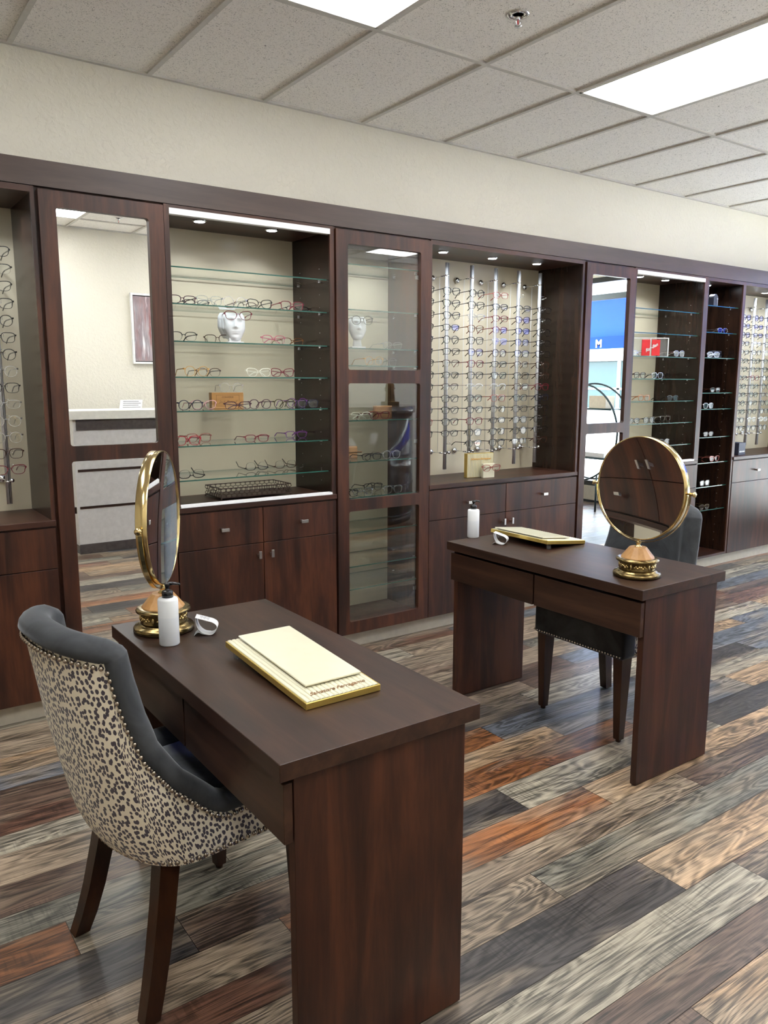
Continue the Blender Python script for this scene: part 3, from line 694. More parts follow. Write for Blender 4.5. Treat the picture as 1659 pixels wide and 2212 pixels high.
# ------------------------------------------------------------------ round table mirrors
def table_mirror(x, y, rz, label, tilt=0.0, RH=2.28, RV=1.42):
    t = thing('table_mirror', label, 'table mirror', (x, y, .750), rz, group='round brass table mirrors')
    MB().lathe([(.0, 0), (.080, 0), (.0865, .004), (.0865, .012), (.083, .017), (.074, .019), (.072, .023), (.068, .026), (.0, .026)], 48, cap=False).build('base_ring', 'antique_brass', t)
    MB().lathe([(0, .026), (.066, .026), (.0645, .030), (.0645, .054), (.067, .057), (0, .057)], 48, cap=False).build('drum', 'antique_brass', t)
    rl = MB()
    for k in range(6):
        a0 = k*PI/3+.3
        for q, (da, dz, sc_) in enumerate([(-.32, 0, .6), (-.24, .004, .8), (-.15, -.002, .9), (-.05, .003, 1.1), (.05, .002, 1), (.15, -.003, .9), (.24, .004, .8), (.32, 0, .6)]):
            a = a0+da; rl.sphere((.064*math.cos(a), .064*math.sin(a), .042+dz), .0052*sc_, 6, sc=(1, 1, 1.15))
        a = a0+.52; rl.sphere((.0645*math.cos(a), .0645*math.sin(a), .042), .004, 6, sc=(1, 1, 3))
    rl.build('relief', 'brass', t)
    MB().lathe([(0, .056), (.070, .056), (.077, .060), (.078, .064), (.074, .069), (.066, .071), (.0, .071)], 48, cap=False).build('upper_ring', 'antique_brass', t)
    MB().lathe([(.062, .070), (.0605, .074), (.033, .108), (.031, .110), (0, .1105)], 14, smooth=False, cap=False).build('wood_collar', 'maple', t)
    MB().lathe([(0, .110), (.013, .110), (.013, .113), (.007, .117), (.007, .122), (.011, .127), (.006, .133), (.005, .142), (0, .142)], 20, cap=False).build('stem', 'brass', t)
    ZM, Rr = .331, .190
    OV = Matrix.Identity(4)
    yk = MB(); n = 44
    yk.tube([(.203*math.cos(PI+PI*i/n), 0, ZM+.200*math.sin(PI+PI*i/n)) for i in range(n+1)], 1, flat=(.0028, .011), up=(0, 1, 0))
    yk.build('yoke', 'brass', t)
    for s in (-1, 1):
        MB().lathe([(0, 0), (.0035, 0), (.0035, .008), (.0075, .010), (.005, .018), (.0095, .026), (.0095, .030), (0, .031)], 16, cap=False).xf(
            Matrix.Translation((s*.192, 0, ZM)) @ Matrix.Rotation(s*PI/2, 4, 'Y')).build('pivot_knob', 'brass', t)
    Rt = Matrix.Translation((0, 0, ZM)) @ Matrix.Rotation(tilt, 4, 'X')
    mm_ = MB(); rings = 24; n = 72; fs = []
    vs = [(0, -.003, 0)]
    for i in range(1, rings+1):
        q = (Rr-.003)*i/rings
        for k in range(n):
            a = 2*PI*k/n; X_, Z_ = q*math.cos(a), q*math.sin(a); vs.append((X_, -.003-X_*X_/(2*RH)-Z_*Z_/(2*RV), Z_))
    for k in range(n): fs.append((0, 1+k, 1+(k+1) % n))
    for i in range(rings-1):
        for k in range(n): fs.append((1+i*n+k, 1+(i+1)*n+k, 1+(i+1)*n+(k+1) % n, 1+i*n+(k+1) % n))
    mm_.add(vs, fs, 0, True).xf(Rt).build('mirror_glass', 'mirror_silver', t)
    MB().lathe([(0, 0), (Rr-.003, 0), (Rr-.003, .0015), (0, .0015)], 72, cap=False, smooth=False).xf(Rt @ OV @ Matrix.Translation((0, .0125, 0)) @ Matrix.Rotation(PI/2, 4, 'X')).build('mirror_back', 'mirror_silver', t)
    MB().lathe([(Rr-.0035, -.0145), (Rr-.001, -.0155), (Rr+.001, -.0145), (Rr+.001, .0145), (Rr-.001, .0155), (Rr-.0035, .0145), (Rr-.0035, -.0145)], 96, cap=False).xf(
        Rt @ OV @ Matrix.Rotation(PI/2, 4, 'X')).build('rim', 'brass', t)
    return t
table_mirror(.756, 2.176, math.radians(56.4), 'round brass mirror seen almost edge-on at far end of the foreground desk', 0.0)
table_mirror(2.437, 1.796, math.radians(-90.2), 'round brass mirror facing the camera on the near end of farther desk', .002)
# ------------------------------------------------------------------ pump bottles, paper stands, trays
def pump_bottle(x, y, rz, label):
    t = thing('pump_bottle', label, 'bottle', (x, y, .750), rz, group='white pump bottles on the desks')
    MB().lathe([(0, 0), (.0255, 0), (.0275, .003), (.0275, .126), (.0255, .131), (.014, .134), (0, .134)], 40, cap=False).build('body', 'bottle_plastic', t)
    MB().lathe([(0, .133), (.0152, .133), (.0152, .150), (.012, .153), (.0055, .152), (.0055, .163), (.0075, .164), (.0075, .172), (.004, .174), (0, .174)], 20, cap=False).build('pump', 'black_gloss', t)
    MB().tube([(0, 0, .1705), (.016, 0, .1705), (.030, 0, .168), (.034, 0, .165)], [.0055, .0045, .0035, .003], 10).build('nozzle', 'black_gloss', t)
pump_bottle(.722, 2.040, -.25, 'white pump bottle in front of the nearly edge-on round mirror')
pump_bottle(2.432, 2.708, -.1, 'white pump bottle at the far left corner of the farther desk')
def paper_stand(x, y, rz, label):
    t = thing('folded_tag', label, 'tag', (x, y, .7505), rz, group='curled paper tags')
    ctl = [(-.034, .0005), (-.022, .010), (-.010, .0045), (.006, .0012), (.020, .004), (.030, .018), (.029, .030), (.018, .0385), (.004, .043), (-.012, .048), (-.028, .0525), (-.0285, .0515), (-.027, .034), (-.020, .017), (-.006, .005), (.012, .0018)]
    P = []
    for i in range(len(ctl)-1):
        p0, p1, p2, p3 = ctl[max(0, i-1)], ctl[i], ctl[i+1], ctl[min(len(ctl)-1, i+2)]
        for k in range(5):
            q = k/5; f = lambda a, b_, c, d: .5*((2*b_)+(-a+c)*q+(2*a-5*b_+4*c-d)*q*q+(-a+3*b_-3*c+d)*q**3)
            P.append((f(p0[0], p1[0], p2[0], p3[0]), max(.0004, f(p0[1], p1[1], p2[1], p3[1]))))
    n = len(P); rows = []
    for i in range(n):
        a, c = P[max(0, i-1)], P[min(n-1, i+1)]; L = math.hypot(c[0]-a[0], c[1]-a[1]) or 1; nx, nz = -(c[1]-a[1])/L*.0003, (c[0]-a[0])/L*.0003
        X, Z_ = P[i]; rows.append([(X+nx, -.019, Z_+nz), (X+nx, .019, Z_+nz), (X-nx, .019, Z_-nz), (X-nx, -.019, Z_-nz), (X+nx, -.019, Z_+nz)])
    MB().grid(rows).build('paper_loop', 'white_card', t)
    tx = MB()
    for k in range(8):
        q = .1+.09*k; X0 = .010-.036*q; Z0 = .0415+.0108*q+.0010
        w_ = .013-.004*(k % 3); tx.box(X0-.0007, X0+.0007, -w_, w_, Z0, Z0+.0004)
    tx.build('printed_lines', 'card_grey', t)
paper_stand(.842, 2.066, math.radians(-30), 'small curled white paper tag right of the nearer pump bottle')
paper_stand(2.425, 2.515, math.radians(-58), 'small curled white paper tag left of the farther cream tray')
def fitw(o, w):
    xs = [v.co.x for v in o.data.vertices]; k = w/(max(xs)-min(xs)); o.scale = (k, k, 1); return o
def tray(x, y, rz, Wt, Lt, label, txt_side):
    # local: x across, y along (low edge at y=0, far edge lifted)
    t = thing('presentation_tray', label, 'tray', (x, y, .7503), rz, group='cream and gold presentation trays')
    lift = math.atan2(.026, Lt); Rx = Matrix.Rotation(lift, 4, 'X')
    MB().bbox(-Wt/2, Wt/2, 0, Lt, 0, .016, .001).xf(Rx).build('gold_base', 'gold_paint', t)
    rb = MB(); n = round(Wt/.0125)
    for k in range(n):
        xa = -Wt/2+.004+(Wt-.008)*k/n; wd = (Wt-.008)/n
        pl = [(xa+wd*.02, .0155), (xa+wd*.02, .0163)]+[(xa+wd*(.5-.46*math.cos(PI*j/6)), .0164+.0020*math.sin(PI*j/6)) for j in range(1, 6)]+[(xa+wd*.98, .0163), (xa+wd*.98, .0155)]
        rb.prism(pl, 'y', .003, Lt-.003)
    rb.xf(Rx).build('ribbed_top', 'cream_lacquer', t)
    MB().bbox(-Wt/2+.035, Wt/2-.012 if Wt < .22 else Wt/2-.02, .065, Lt-.004, .0215, .0265, .0012).xf(Rx).build('cream_slab', 'cream_lacquer', t)
    MB().box(-Wt/2+.05, Wt/2-.03, .09, Lt-.03, .0175, .0216).xf(Rx).build('slab_spacer', 'gold_paint', t)
    for s in (-1, 1): MB().lathe([(0, 0), (.009, 0), (.009, .022), (0, .022)], 16, cap=False).xf(Matrix.Translation((s*(Wt/2-.018), Lt-.03, 0))).build('clear_foot', 'acrylic', t)
    if txt_side: fitw(text_mesh('lettering', 'Salvatore Ferragamo', .024, 'script_brown', t, (0, .031, .0208), (lift, 0, 0), shear=.5, spacing=.92, ext=.0004), .150)
    return t
tray(.906, 1.432, 0, .200, .425, 'cream slab on gold ribbed tray in the middle of the foreground desk', 1)
tray(2.738, 2.478, PI/2, .355, .245, 'cream slab on gold ribbed tray lying on the farther desk', 0)
# ------------------------------------------------------------------ eyeglasses
def lens_outline(style, n=22):
    a, b, e = dict(round=(.0245, .0225, 2.15), square=(.0265, .0205, 3.2), rect=(.027, .0175, 3.0), cat=(.027, .0195, 2.5), half=(.0265, .0195, 2.8))[style]
    P = []
    for i in range(n):
        t_ = 2*PI*i/n; c, s_ = math.cos(t_), math.sin(t_)
        X = a*math.copysign(abs(c)**(2/e), c); Y = b*math.copysign(abs(s_)**(2/e), s_)
        if style in ('cat', 'rect', 'square', 'half'):
            if Y > 0: X *= 1.05
            else: X *= .94
        if style == 'cat' and X > 0 and Y > 0: X += .003*(X/a); Y += .0045*(X/a)*(Y/b)
        P.append((X, Y))
    return P, a, b
def wrap(x): return .055*x*x*12*.1   # slight face curve: y offset towards the back
def make_glasses(colour, style, pose, lens=True):
    """front faces -y, lenses stand on z=0, temples run back to +y"""
    P, a, b = lens_outline(style); cx = a+.0085
    mat = 'acetate_'+colour
    th = .0016 if colour in ('gold', 'silver') else .0022
    dp = .002 if colour in ('gold', 'silver') else .0034
    t = bpy.data.objects.new('eyeglasses', None); COL.objects.link(t)
    fl_ = -1 if pose == 'flip' else 1
    def Z(z): return z+b+.0021 if fl_ == 1 else -z+b+.006
    mb = MB()
    for sg in (-1, 1):
        ring = []; n = len(P)
        for i, (X, Y) in enumerate(P):
            Xp, Yp = P[i-1]; Xn, Yn = P[(i+1) % n]; tx, ty = Xn-Xp, Yn-Yp; L = math.hypot(tx, ty) or 1; nx, ny = ty/L, -tx/L
            k = th*(1.0 if Y < 0 else 1.5)
            if style == 'half' and Y < .002: k = .0005
            x1, x2 = cx+X+nx*k/2, cx+X-nx*k/2
            y_ = wrap(x1)*0+ .10*x1*x1*.9
            ring.append([(sg*x1, y_-dp/2, Z(Y+ny*k/2)), (sg*x1, y_+dp/2, Z(Y+ny*k/2)), (sg*x2, y_+dp/2, Z(Y-ny*k/2)), (sg*x2, y_-dp/2, Z(Y-ny*k/2)), (sg*x1, y_-dp/2, Z(Y+ny*k/2))])
        mb.grid(ring, closed_u=True, smooth=False)
        ex = cx+a; yy = .0009*10*.0+.09*ex*ex
        mb.tube([(sg*(ex-.001), yy, Z(b*.45)), (sg*(ex+.0045), yy+.001, Z(b*.52)), (sg*(ex+.0055), yy+.006, Z(b*.5))], 1, flat=(.0035, .0065), up=(0, 0, 1) if False else None)
    mb.tube([(-.0085, .0, Z(b*.25)), (-.004, -.0008, Z(b*.42)), (.004, -.0008, Z(b*.42)), (.0085, .0, Z(b*.25))], 1.0, flat=(dp, th*1.3))
    mb.build('frame_front', mat, t)
    if lens:
        for sg in (-1, 1):
            l = MB(); pts = [(sg*(cx+X*.97), .09*(cx+X)**2, Z(Y*.97)) for X, Y in P]; l.add(pts, [tuple(range(len(pts)))])
            l.build('lens', 'lens', t)
    ex = cx+a+.0045; y0 = .008
    for sg in (-1, 1):
        m_ = MB(); zt = b*.5
        if pose == 'fold':
            k_ = .004 if sg > 0 else .008
            pts = [(sg*ex, y0, Z(zt)), (sg*(ex-.008), y0+k_, Z(zt-.001)), (sg*(-.020), y0+k_+.004, Z(zt-.010)), (sg*(-.045), y0+k_+.004, Z(-b+.0035))]
        elif pose == 'flip':
            pts = [(sg*ex, y0, Z(zt)), (sg*(ex-.006), y0+.055, Z(zt)), (sg*(ex-.010), y0+.095, Z(zt-.001)), (sg*(ex-.013), y0+.130, Z(zt-.024))]
        else:
            pts = [(sg*ex, y0, Z(zt)), (sg*(ex-.002), y0+.05, Z(zt-.001)), (sg*(ex-.006), y0+.095, Z(zt-.003)), (sg*(ex-.010), y0+.112, Z(zt-.009)), (sg*(ex-.013), y0+.138, Z(-b+.0028))]
        m_.tube(pts, [1, .9, .95, 1.05, 1.1][:len(pts)], flat=(.0022, .0034 if colour in ('gold', 'silver') else .0045)); m_.build('temple', mat, t)
    return t
PROTO = {}
def kids_of(t): return [o for o in COL.objects if o.parent == t]
def place_glasses(colour, style, pose, x, y, z, rz, label, group, flip=0):
    key = (colour, style, pose)
    if key not in PROTO:
        o = make_glasses(*key); PROTO[key] = (o, kids_of(o), o)
    else:
        src, ks, _ = PROTO[key]; o = src.copy(); COL.objects.link(o)
        for k in ks: c = k.copy(); COL.objects.link(c); c.parent = o
    o.location = (x, y, z); o.rotation_euler = (0, 0, rz); tag(o, label, 'eyeglasses', group); return o
SHELF_GLASSES = [
    (1.389, 3.557, 1.818, 'plum', 'rect', 'open', 0, 'dark plum eyeglasses at the far left of the second glass shelf, open left bay'),
    (1.517, 3.707, 1.818, 'black', 'rect', 'open', 0, 'black eyeglasses behind the clear pair, second glass shelf of the open left bay'),
    (1.52, 3.557, 1.818, 'clear', 'square', 'fold', 0, 'clear plastic eyeglasses in front of a black pair, second shelf of left bay'),
    (1.651, 3.557, 1.818, 'silver', 'round', 'open', 0, 'thin silver rimless-looking eyeglasses, middle of second glass shelf in left bay'),
    (1.773, 3.707, 1.818, 'brown', 'half', 'open', 0, 'brown browline eyeglasses set back on the second glass shelf of left bay'),
    (1.78, 3.557, 1.818, 'black', 'cat', 'open', 0, 'black cat-eye eyeglasses right of the browline pair, second shelf of left bay'),
    (1.958, 3.557, 1.818, 'burgundy', 'square', 'open', 0, 'burgundy square eyeglasses near right end of second shelf in left bay'),
    (2.072, 3.707, 1.818, 'black', 'rect', 'open', 0, 'black eyeglasses half hidden behind the burgundy square pair, second shelf of left bay'),
    (1.389, 3.557, 1.651, 'black', 'half', 'open', 0, 'black half-rim eyeglasses at left end of the white face shelf, left bay'),
    (1.621, 3.707, 1.651, 'brown', 'square', 'open', 25, 'dark brown eyeglasses turned sideways just left of the white face'),
    (1.851, 3.557, 1.651, 'pink', 'half', 'fold', 0, 'dusty pink browline eyeglasses right of the white face, left bay'),
    (2.04, 3.707, 1.651, 'tortoise', 'half', 'open', 0, 'tortoiseshell eyeglasses behind and right of the dusty pink pair'),
    (1.446, 3.557, 1.49, 'gold', 'round', 'open', 0, 'amber and gold round eyeglasses on the fourth glass shelf of left bay'),
    (1.567, 3.707, 1.49, 'brown', 'half', 'open', 0, 'thin brown eyeglasses behind the amber pair, fourth shelf of left bay'),
    (1.766, 3.557, 1.49, 'white', 'cat', 'fold', 0, 'cream white cat-eye eyeglasses on the fourth glass shelf of left bay'),
    (1.897, 3.557, 1.49, 'burgundy', 'cat', 'fold', 0, 'burgundy cat-eye eyeglasses right beside the cream white pair'),
    (1.41, 3.557, 1.333, 'navy', 'round', 'open', 0, 'navy eyeglasses with lilac rims in front of the pale pink pair'),
    (1.537, 3.707, 1.333, 'lightpink', 'cat', 'open', 0, 'pale pink eyeglasses behind the navy pair, left of the wooden box'),
    (1.65, 3.557, 1.333, 'plum', 'rect', 'fold', 12, 'plum eyeglasses turned sideways in front of the wooden box'),
    (1.77, 3.557, 1.333, 'plum', 'round', 'open', 0, 'dark plum round eyeglasses right of the wooden box, fifth shelf of left bay'),
    (1.906, 3.557, 1.333, 'olive', 'round', 'open', 0, 'dark olive round eyeglasses in the middle of the fifth shelf row, left bay'),
    (2.062, 3.707, 1.333, 'purple', 'round', 'open', 0, 'purple round eyeglasses behind the navy square pair, fifth shelf of left bay'),
    (2.038, 3.557, 1.333, 'navy', 'square', 'open', 0, 'dark navy square eyeglasses at the right end of the fifth shelf row, left bay'),
    (1.389, 3.557, 1.17, 'red', 'square', 'open', 0, 'bright red eyeglasses at the far left of the sixth glass shelf, left bay'),
    (1.506, 3.707, 1.17, 'rose', 'square', 'open', 0, 'rose brown eyeglasses behind the bright red pair, sixth shelf of left bay'),
    (1.748, 3.557, 1.17, 'burgundy', 'rect', 'open', 0, 'burgundy rectangular eyeglasses alone in the middle of the sixth glass shelf'),
    (2.053, 3.707, 1.17, 'purple', 'rect', 'open', 0, 'bright purple eyeglasses near the right end of the sixth glass shelf'),
    (1.402, 3.557, 1.009, 'black', 'half', 'flip', 0, 'black half-rim eyeglasses lying upside down at left of the lowest glass shelf'),
    (1.817, 3.707, 1.009, 'black', 'half', 'flip', 0, 'thin black eyeglasses upside down in the middle of the lowest glass shelf'),
    (1.986, 3.707, 1.009, 'brown', 'half', 'flip', 0, 'brown half-rim eyeglasses upside down at right on the lowest glass shelf'),
    (2.578, 3.557, 1.645, 'clear', 'rect', 'open', 0, 'clear eyeglasses right of the white face inside the glass-door cabinet'),
    (2.455, 3.557, 1.555, 'gold', 'round', 'open', 0, 'thin gold eyeglasses below the white face inside the glass-door cabinet'),
    (2.655, 3.707, 1.555, 'clear', 'round', 'open', 0, 'clear round eyeglasses beside the thin gold pair in the glass-door cabinet'),
    (2.492, 3.557, 1.265, 'burgundy', 'cat', 'open', 0, 'burgundy cat-eye eyeglasses in front of the tan eyeglass case, glass-door cabinet'),
    (2.37, 3.557, 1.265, 'white', 'half', 'fold', 0, 'white and gold eyeglasses left of the tan case in the glass-door cabinet'),
    (2.439, 3.557, 1.043, 'black', 'rect', 'open', 0, 'black rectangular eyeglasses on the shelf below the tan case, glass-door cabinet'),
    (2.574, 3.557, 1.043, 'silver', 'round', 'open', 0, 'thin silver eyeglasses with bluish lenses beside the black rectangular pair'),
    (2.283, 3.557, 0.848, 'black', 'cat', 'open', 0, 'black cat-eye eyeglasses at the lower left corner of the middle glass pane'),
    (2.38, 3.557, 0.848, 'silver', 'square', 'fold', 0, 'silver eyeglasses between two dark pairs behind the middle glass pane'),
    (2.551, 3.707, 0.848, 'black', 'square', 'open', 0, 'black square eyeglasses set back on the lowest filled shelf, glass-door cabinet'),
    (2.584, 3.557, 0.848, 'clear', 'square', 'open', 0, 'clear eyeglasses with bluish lenses at right of the lowest filled shelf'),
    (4.903, 3.707, 1.656, 'silver', 'square', 'fold', 0, 'silver eyeglasses left of the red shop display on the third glass shelf'),
    (5.185, 3.557, 1.656, 'silver', 'square', 'open', 0, 'grey silver eyeglasses right of the red shop display, third glass shelf'),
    (4.739, 3.557, 1.496, 'brown', 'square', 'open', 0, 'brown eyeglasses at the left of the shelf under the red display'),
    (4.94, 3.557, 1.496, 'silver', 'square', 'open', 0, 'silver square eyeglasses in the middle of the shelf under the red display'),
    (5.24, 3.707, 1.496, 'black', 'square', 'open', 0, 'dark eyeglasses overlapping a silver pair on the shelf under the red display'),
    (4.8, 3.557, 1.337, 'orange', 'square', 'open', 0, 'orange tan eyeglasses on the fifth glass shelf of the narrow right bay'),
    (5.138, 3.557, 1.337, 'black', 'rect', 'open', 0, 'dark grey eyeglasses at right of the orange tan pair'),
    (4.698, 3.557, 1.177, 'black', 'half', 'fold', 0, 'thin black eyeglasses at the left of the shelf below the orange tan pair'),
    (4.872, 3.557, 1.177, 'black', 'square', 'open', 0, 'black square eyeglasses in the middle of the shelf below the orange tan pair'),
    (5.277, 3.707, 1.177, 'silver', 'square', 'open', 0, 'silver eyeglasses at right of the shelf below the orange tan pair'),
    (5.063, 3.557, 1.013, 'black', 'square', 'open', 0, 'dark eyeglasses peeking out above the right side of the far round mirror'),
    (5.724, 3.557, 1.846, 'silver', 'rect', 'open', 0, 'silver eyeglasses alone on the second shelf of the tall dark niche'),
    (5.622, 3.557, 1.657, 'silver', 'square', 'fold', 10, 'silver eyeglasses leaning in front of the dark blue case, tall dark niche'),
    (5.752, 3.707, 1.657, 'black', 'square', 'open', 0, 'dark eyeglasses left of the dark blue case in the tall dark niche'),
    (5.679, 3.557, 1.393, 'brown', 'rect', 'open', 0, 'grey brown eyeglasses on the shelf below the dark blue case'),
    (5.6, 3.557, 1.27, 'silver', 'square', 'open', 0, 'silver square eyeglasses on the fifth shelf of the tall dark niche'),
    (5.626, 3.557, 1.053, 'black', 'rect', 'open', 0, 'dark eyeglasses with a silver tag on the sixth shelf of tall dark niche'),
    (5.732, 3.557, 0.854, 'rose', 'cat', 'open', 0, 'rose tortoiseshell eyeglasses on the seventh shelf of the tall dark niche'),
    (5.621, 3.557, 0.665, 'black', 'square', 'open', 0, 'black eyeglasses on the second lowest shelf of the tall dark niche'),
    (5.637, 3.557, 0.478, 'olive', 'rect', 'open', 0, 'pale green eyeglasses on the lowest shelf of the tall dark niche'),
]
for (x, y, z, c, st, po, yw, lab) in SHELF_GLASSES:
    g_ = 'eyeglasses on the glass shelves'
    place_glasses(c, st, po, x, y, z+.0005, math.radians(-yw), lab, g_)
# ------------------------------------------------------------------ tube racks
def make_rod(rows):
    t = bpy.data.objects.new('display_rod', None); COL.objects.link(t)
    MB().lathe([(0, 0), (.0115, 0), (.0115, 1.232), (0, 1.232)], 20, cap=False).build('tube', 'rod_metal', t)
    MB().box(-.0012, .0012, -.0122, -.0108, .004, 1.228).build('slot', 'black_gloss', t)
    for zz in (.098, 1.158):
        m_ = MB().cyl((0, .010, zz), (0, .139, zz), .0036, 10); m_.lathe([(.0, 0), (.019, 0), (.019, .004), (.013, .010), (.006, .013), (0, .013)], 20, cap=False)
        k = 20*6; v0 = len(m_.v)-k
        for i in range(v0, len(m_.v)): X, Y, Z_ = m_.v[i]; m_.v[i] = (X, .1400-Z_, zz+Y)
        m_.sphere((0, 0, zz), .0145, 12, sc=(1, .95, .6)); m_.build('standoff', 'chrome', t)
    MB().cyl((.004, .075, .098), (.004, .075, 1.158), .0013, 6).build('wire', 'rod_metal', t)
    MB().cyl((.012, -.012, .105), (.012, -.030, .105), .009, 14).build('lock', 'chrome', t)
    pg = None
    for k in rows:
        z_ = 1.066-.0700*k
        if pg is None:
            pg = MB().tube([(.010, -.004, .022), (.022, -.020, .022), (.022, -.020, .004), (.010, -.004, .004)], .0011, 6).tube([(0, -.010, .006), (0, -.052, .006), (0, -.055, .011)], .0014, 6).build('peg', 'chrome', t); pg.location = (0, 0, z_-.004)
        else:
            c = pg.copy(); COL.objects.link(c); c.parent = t; c.location = (0, 0, z_-.004)
    return t
ROD = None
def place_rod(x, label, y=3.735, z=.936):
    global ROD
    if ROD is None: ROD = make_rod(range(14)); o = ROD
    else:
        o = ROD.copy(); COL.objects.link(o)
        for k in kids_of(ROD): c = k.copy(); COL.objects.link(c); c.parent = o
    o.location = (x, y, z); tag(o, label, 'display rod', 'eyeglass display rods'); return o
NAME = {'black': 'black', 'tortoise': 'tortoiseshell', 'brown': 'brown', 'burgundy': 'burgundy', 'silver': 'silver', 'rose': 'rose brown', 'gold': 'gold', 'navy': 'navy', 'orange': 'amber'}
def rack(x, rows, cols, rodname, rnd, grp):
    for k in rows:
        c = cols.get(k, 'black'); st = rnd.choice(['round', 'square', 'rect', 'square', 'cat', 'half'] if c != 'silver' else ['round', 'half', 'rect'])
        z = .936+1.066-.0700*k
        b_ = dict(round=.0225, square=.0205, rect=.0175, cat=.0195, half=.0195)[st]
        lab = f"{NAME[c]} eyeglasses, {ORD[k+1]} from top on {rodname}"
        place_glasses(c, st, 'open', x+rnd.uniform(-.003, .003), 3.690, z-b_*1.25, rnd.uniform(-.05, .05), lab, grp)
rr_ = random.Random(5)
place_rod(.633, 'display rod carrying one column of eyeglasses at the left edge of the photo')
rack(.633, range(14), {9: 'silver', 10: 'silver', 11: 'silver', 7: 'silver', 12: 'brown', 13: 'burgundy'}, 'the rod at the left edge of the photo', rr_, 'eyeglasses on the left edge rod')
RX = [2.907, 3.107, 3.303, 3.502, 3.700, 3.893]
RN = ['the rod half hidden by the glass-door cabinet', 'the leftmost fully visible rod of middle bay', 'the second full rod of middle bay', 'the third full rod of middle bay', 'the fourth full rod of middle bay', 'the rod against the dark side panel']
CC = [{3: 'brown', 11: 'rose'}, {0: 'black', 6: 'brown', 8: 'brown'}, {2: 'silver', 3: 'tortoise', 6: 'burgundy', 8: 'silver', 11: 'burgundy', 5: 'brown'},
      {0: 'rose', 2: 'burgundy', 3: 'burgundy', 4: 'silver', 8: 'silver', 9: 'rose', 5: 'brown'}, {6: 'brown', 8: 'brown', 2: 'brown'}, {6: 'brown', 7: 'brown', 8: 'burgundy', 13: 'brown', 9: 'navy'}]
RR = [range(0, 13), range(0, 13), range(0, 14), range(0, 14), range(1, 14), range(1, 14)]
for x, n_, cc, rr0 in zip(RX, RN, CC, RR):
    place_rod(x, 'display rod, '+n_[4:]+', full of eyeglasses')
    rack(x, rr0, cc, n_, rr_, 'eyeglasses on the middle bay rods')
for x, n_, cc in ((6.27, 'the hidden rod of the right edge bay', {}), (6.46, 'the left visible rod of right edge bay', {7: 'burgundy', 3: 'silver', 12: 'silver'}), (6.645, 'the right visible rod of right edge bay', {4: 'silver', 9: 'brown', 12: 'silver'})):
    place_rod(x, 'display rod, '+n_[4:]+', with eyeglasses'); rack(x, range(14), cc, n_, rr_, 'eyeglasses on the right edge rods')
# ------------------------------------------------------------------ white faces
def face(t, x0, yy, z0, h, w, mat='white_plaster', cut=0.0):
    """half-relief face looking to -y"""
    nu, nv = 26, 30; P = []
    def wid(v):       # half width by height fraction 0 chin .. 1 brow
        return w/2*(.42+.58*min(1, (v/.42))**.7)*(1-.25*max(0, (v-.75)/.25)**2)
    for i in range(nu+1):
        uq = -1+2*i/nu; row = []
        for j in range(nv+1):
            v = j/nv; hw = wid(v); X = hw*math.sin(uq*PI/2); D = .036*(h/.13)*math.cos(uq*PI/2)**.75*(.75+.25*math.sin(PI*min(1, v+.15)))
            gx = X/(w/2)
            def gs(a, c, q, s_): return math.exp(-((gx-a)/q)**2-((v-c)/s_)**2)
            D += .016*(h/.13)*(gs(0, .50, .13, .07)+.62*gs(0, .62, .11, .09)+.35*gs(0, .74, .10, .1))      # nose
            D += .004*gs(.14, .47, .09, .035)+.004*gs(-.14, .47, .09, .035)
            D += .0055*gs(0, .335, .30, .022)+.0055*gs(0, .275, .25, .025)-.003*gs(0, .305, .34, .010)     # lips
            D -= .010*(gs(.38, .70, .17, .06)+gs(-.38, .70, .17, .06)); D += .004*(gs(.36, .69, .14, .035)+gs(-.36, .69, .14, .035))   # eye sockets, lids
            D += .004*(gs(.36, .82, .25, .04)+gs(-.36, .82, .25, .04)); D += .005*gs(0, .10, .28, .07)-.003*gs(0, .20, .3, .03)
            row.append((x0+X, yy-D, z0+v*h))
        P.append(row)
    mb = MB().grid(P)
    bk = [[(q[0], yy+.004, q[2]) for q in (row)] for row in P]; mb.grid(bk)
    mb.grid([P[0], bk[0]]); mb.grid([P[-1], bk[-1]]); mb.grid([[a[-1] for a in P], [a[-1] for a in bk]]); mb.grid([[a[0] for a in P], [a[0] for a in bk]])
    return mb
t = thing('face_sculpture', 'white layered face sculpture wearing eyeglasses on third shelf of open left bay', 'sculpture', (1.700, 3.68, 1.6515), math.radians(-14))
MB().bbox(-.040, .040, -.030, .030, 0, .011, .001).build('plinth', 'white_plaster', t)
MB().box(-.030, .026, -.020, .020, .011, .030).build('neck', 'white_plaster', t)
face(t, 0, 0, .018, .130, .105).build('face_slice', 'white_plaster', t)
for k in (1, 2): face(t, -.013*k, .018*k, .020+.004*k, .124, .098).build('face_slice', 'white_plaster', t)
place_glasses('burgundy', 'cat', 'open', 1.700-.012, 3.606, 1.762, math.radians(-14), 'burgundy and clear eyeglasses worn by the white layered face sculpture', 'eyeglasses worn by white faces')
t = thing('face_sculpture', 'white face sculpture on a thin neck behind the upper glass door pane', 'sculpture', (2.414, 3.66, 1.6455), math.radians(-14))
MB().bbox(-.040, .040, -.026, .026, 0, .012, .001).build('plinth', 'white_plaster', t)
MB().lathe([(.026, .012), (.023, .035), (.021, .060), (.019, .075)], 20).xf(Matrix.Diagonal((1, .7, 1, 1))).build('neck', 'white_plaster', t)
face(t, 0, -.002, .050, .120, .098).build('face_slice', 'white_plaster', t)
place_glasses('black', 'round', 'open', 2.399, 3.588, 1.768, math.radians(-14), 'dark round eyeglasses worn by the white face behind the glass door', 'eyeglasses worn by white faces')
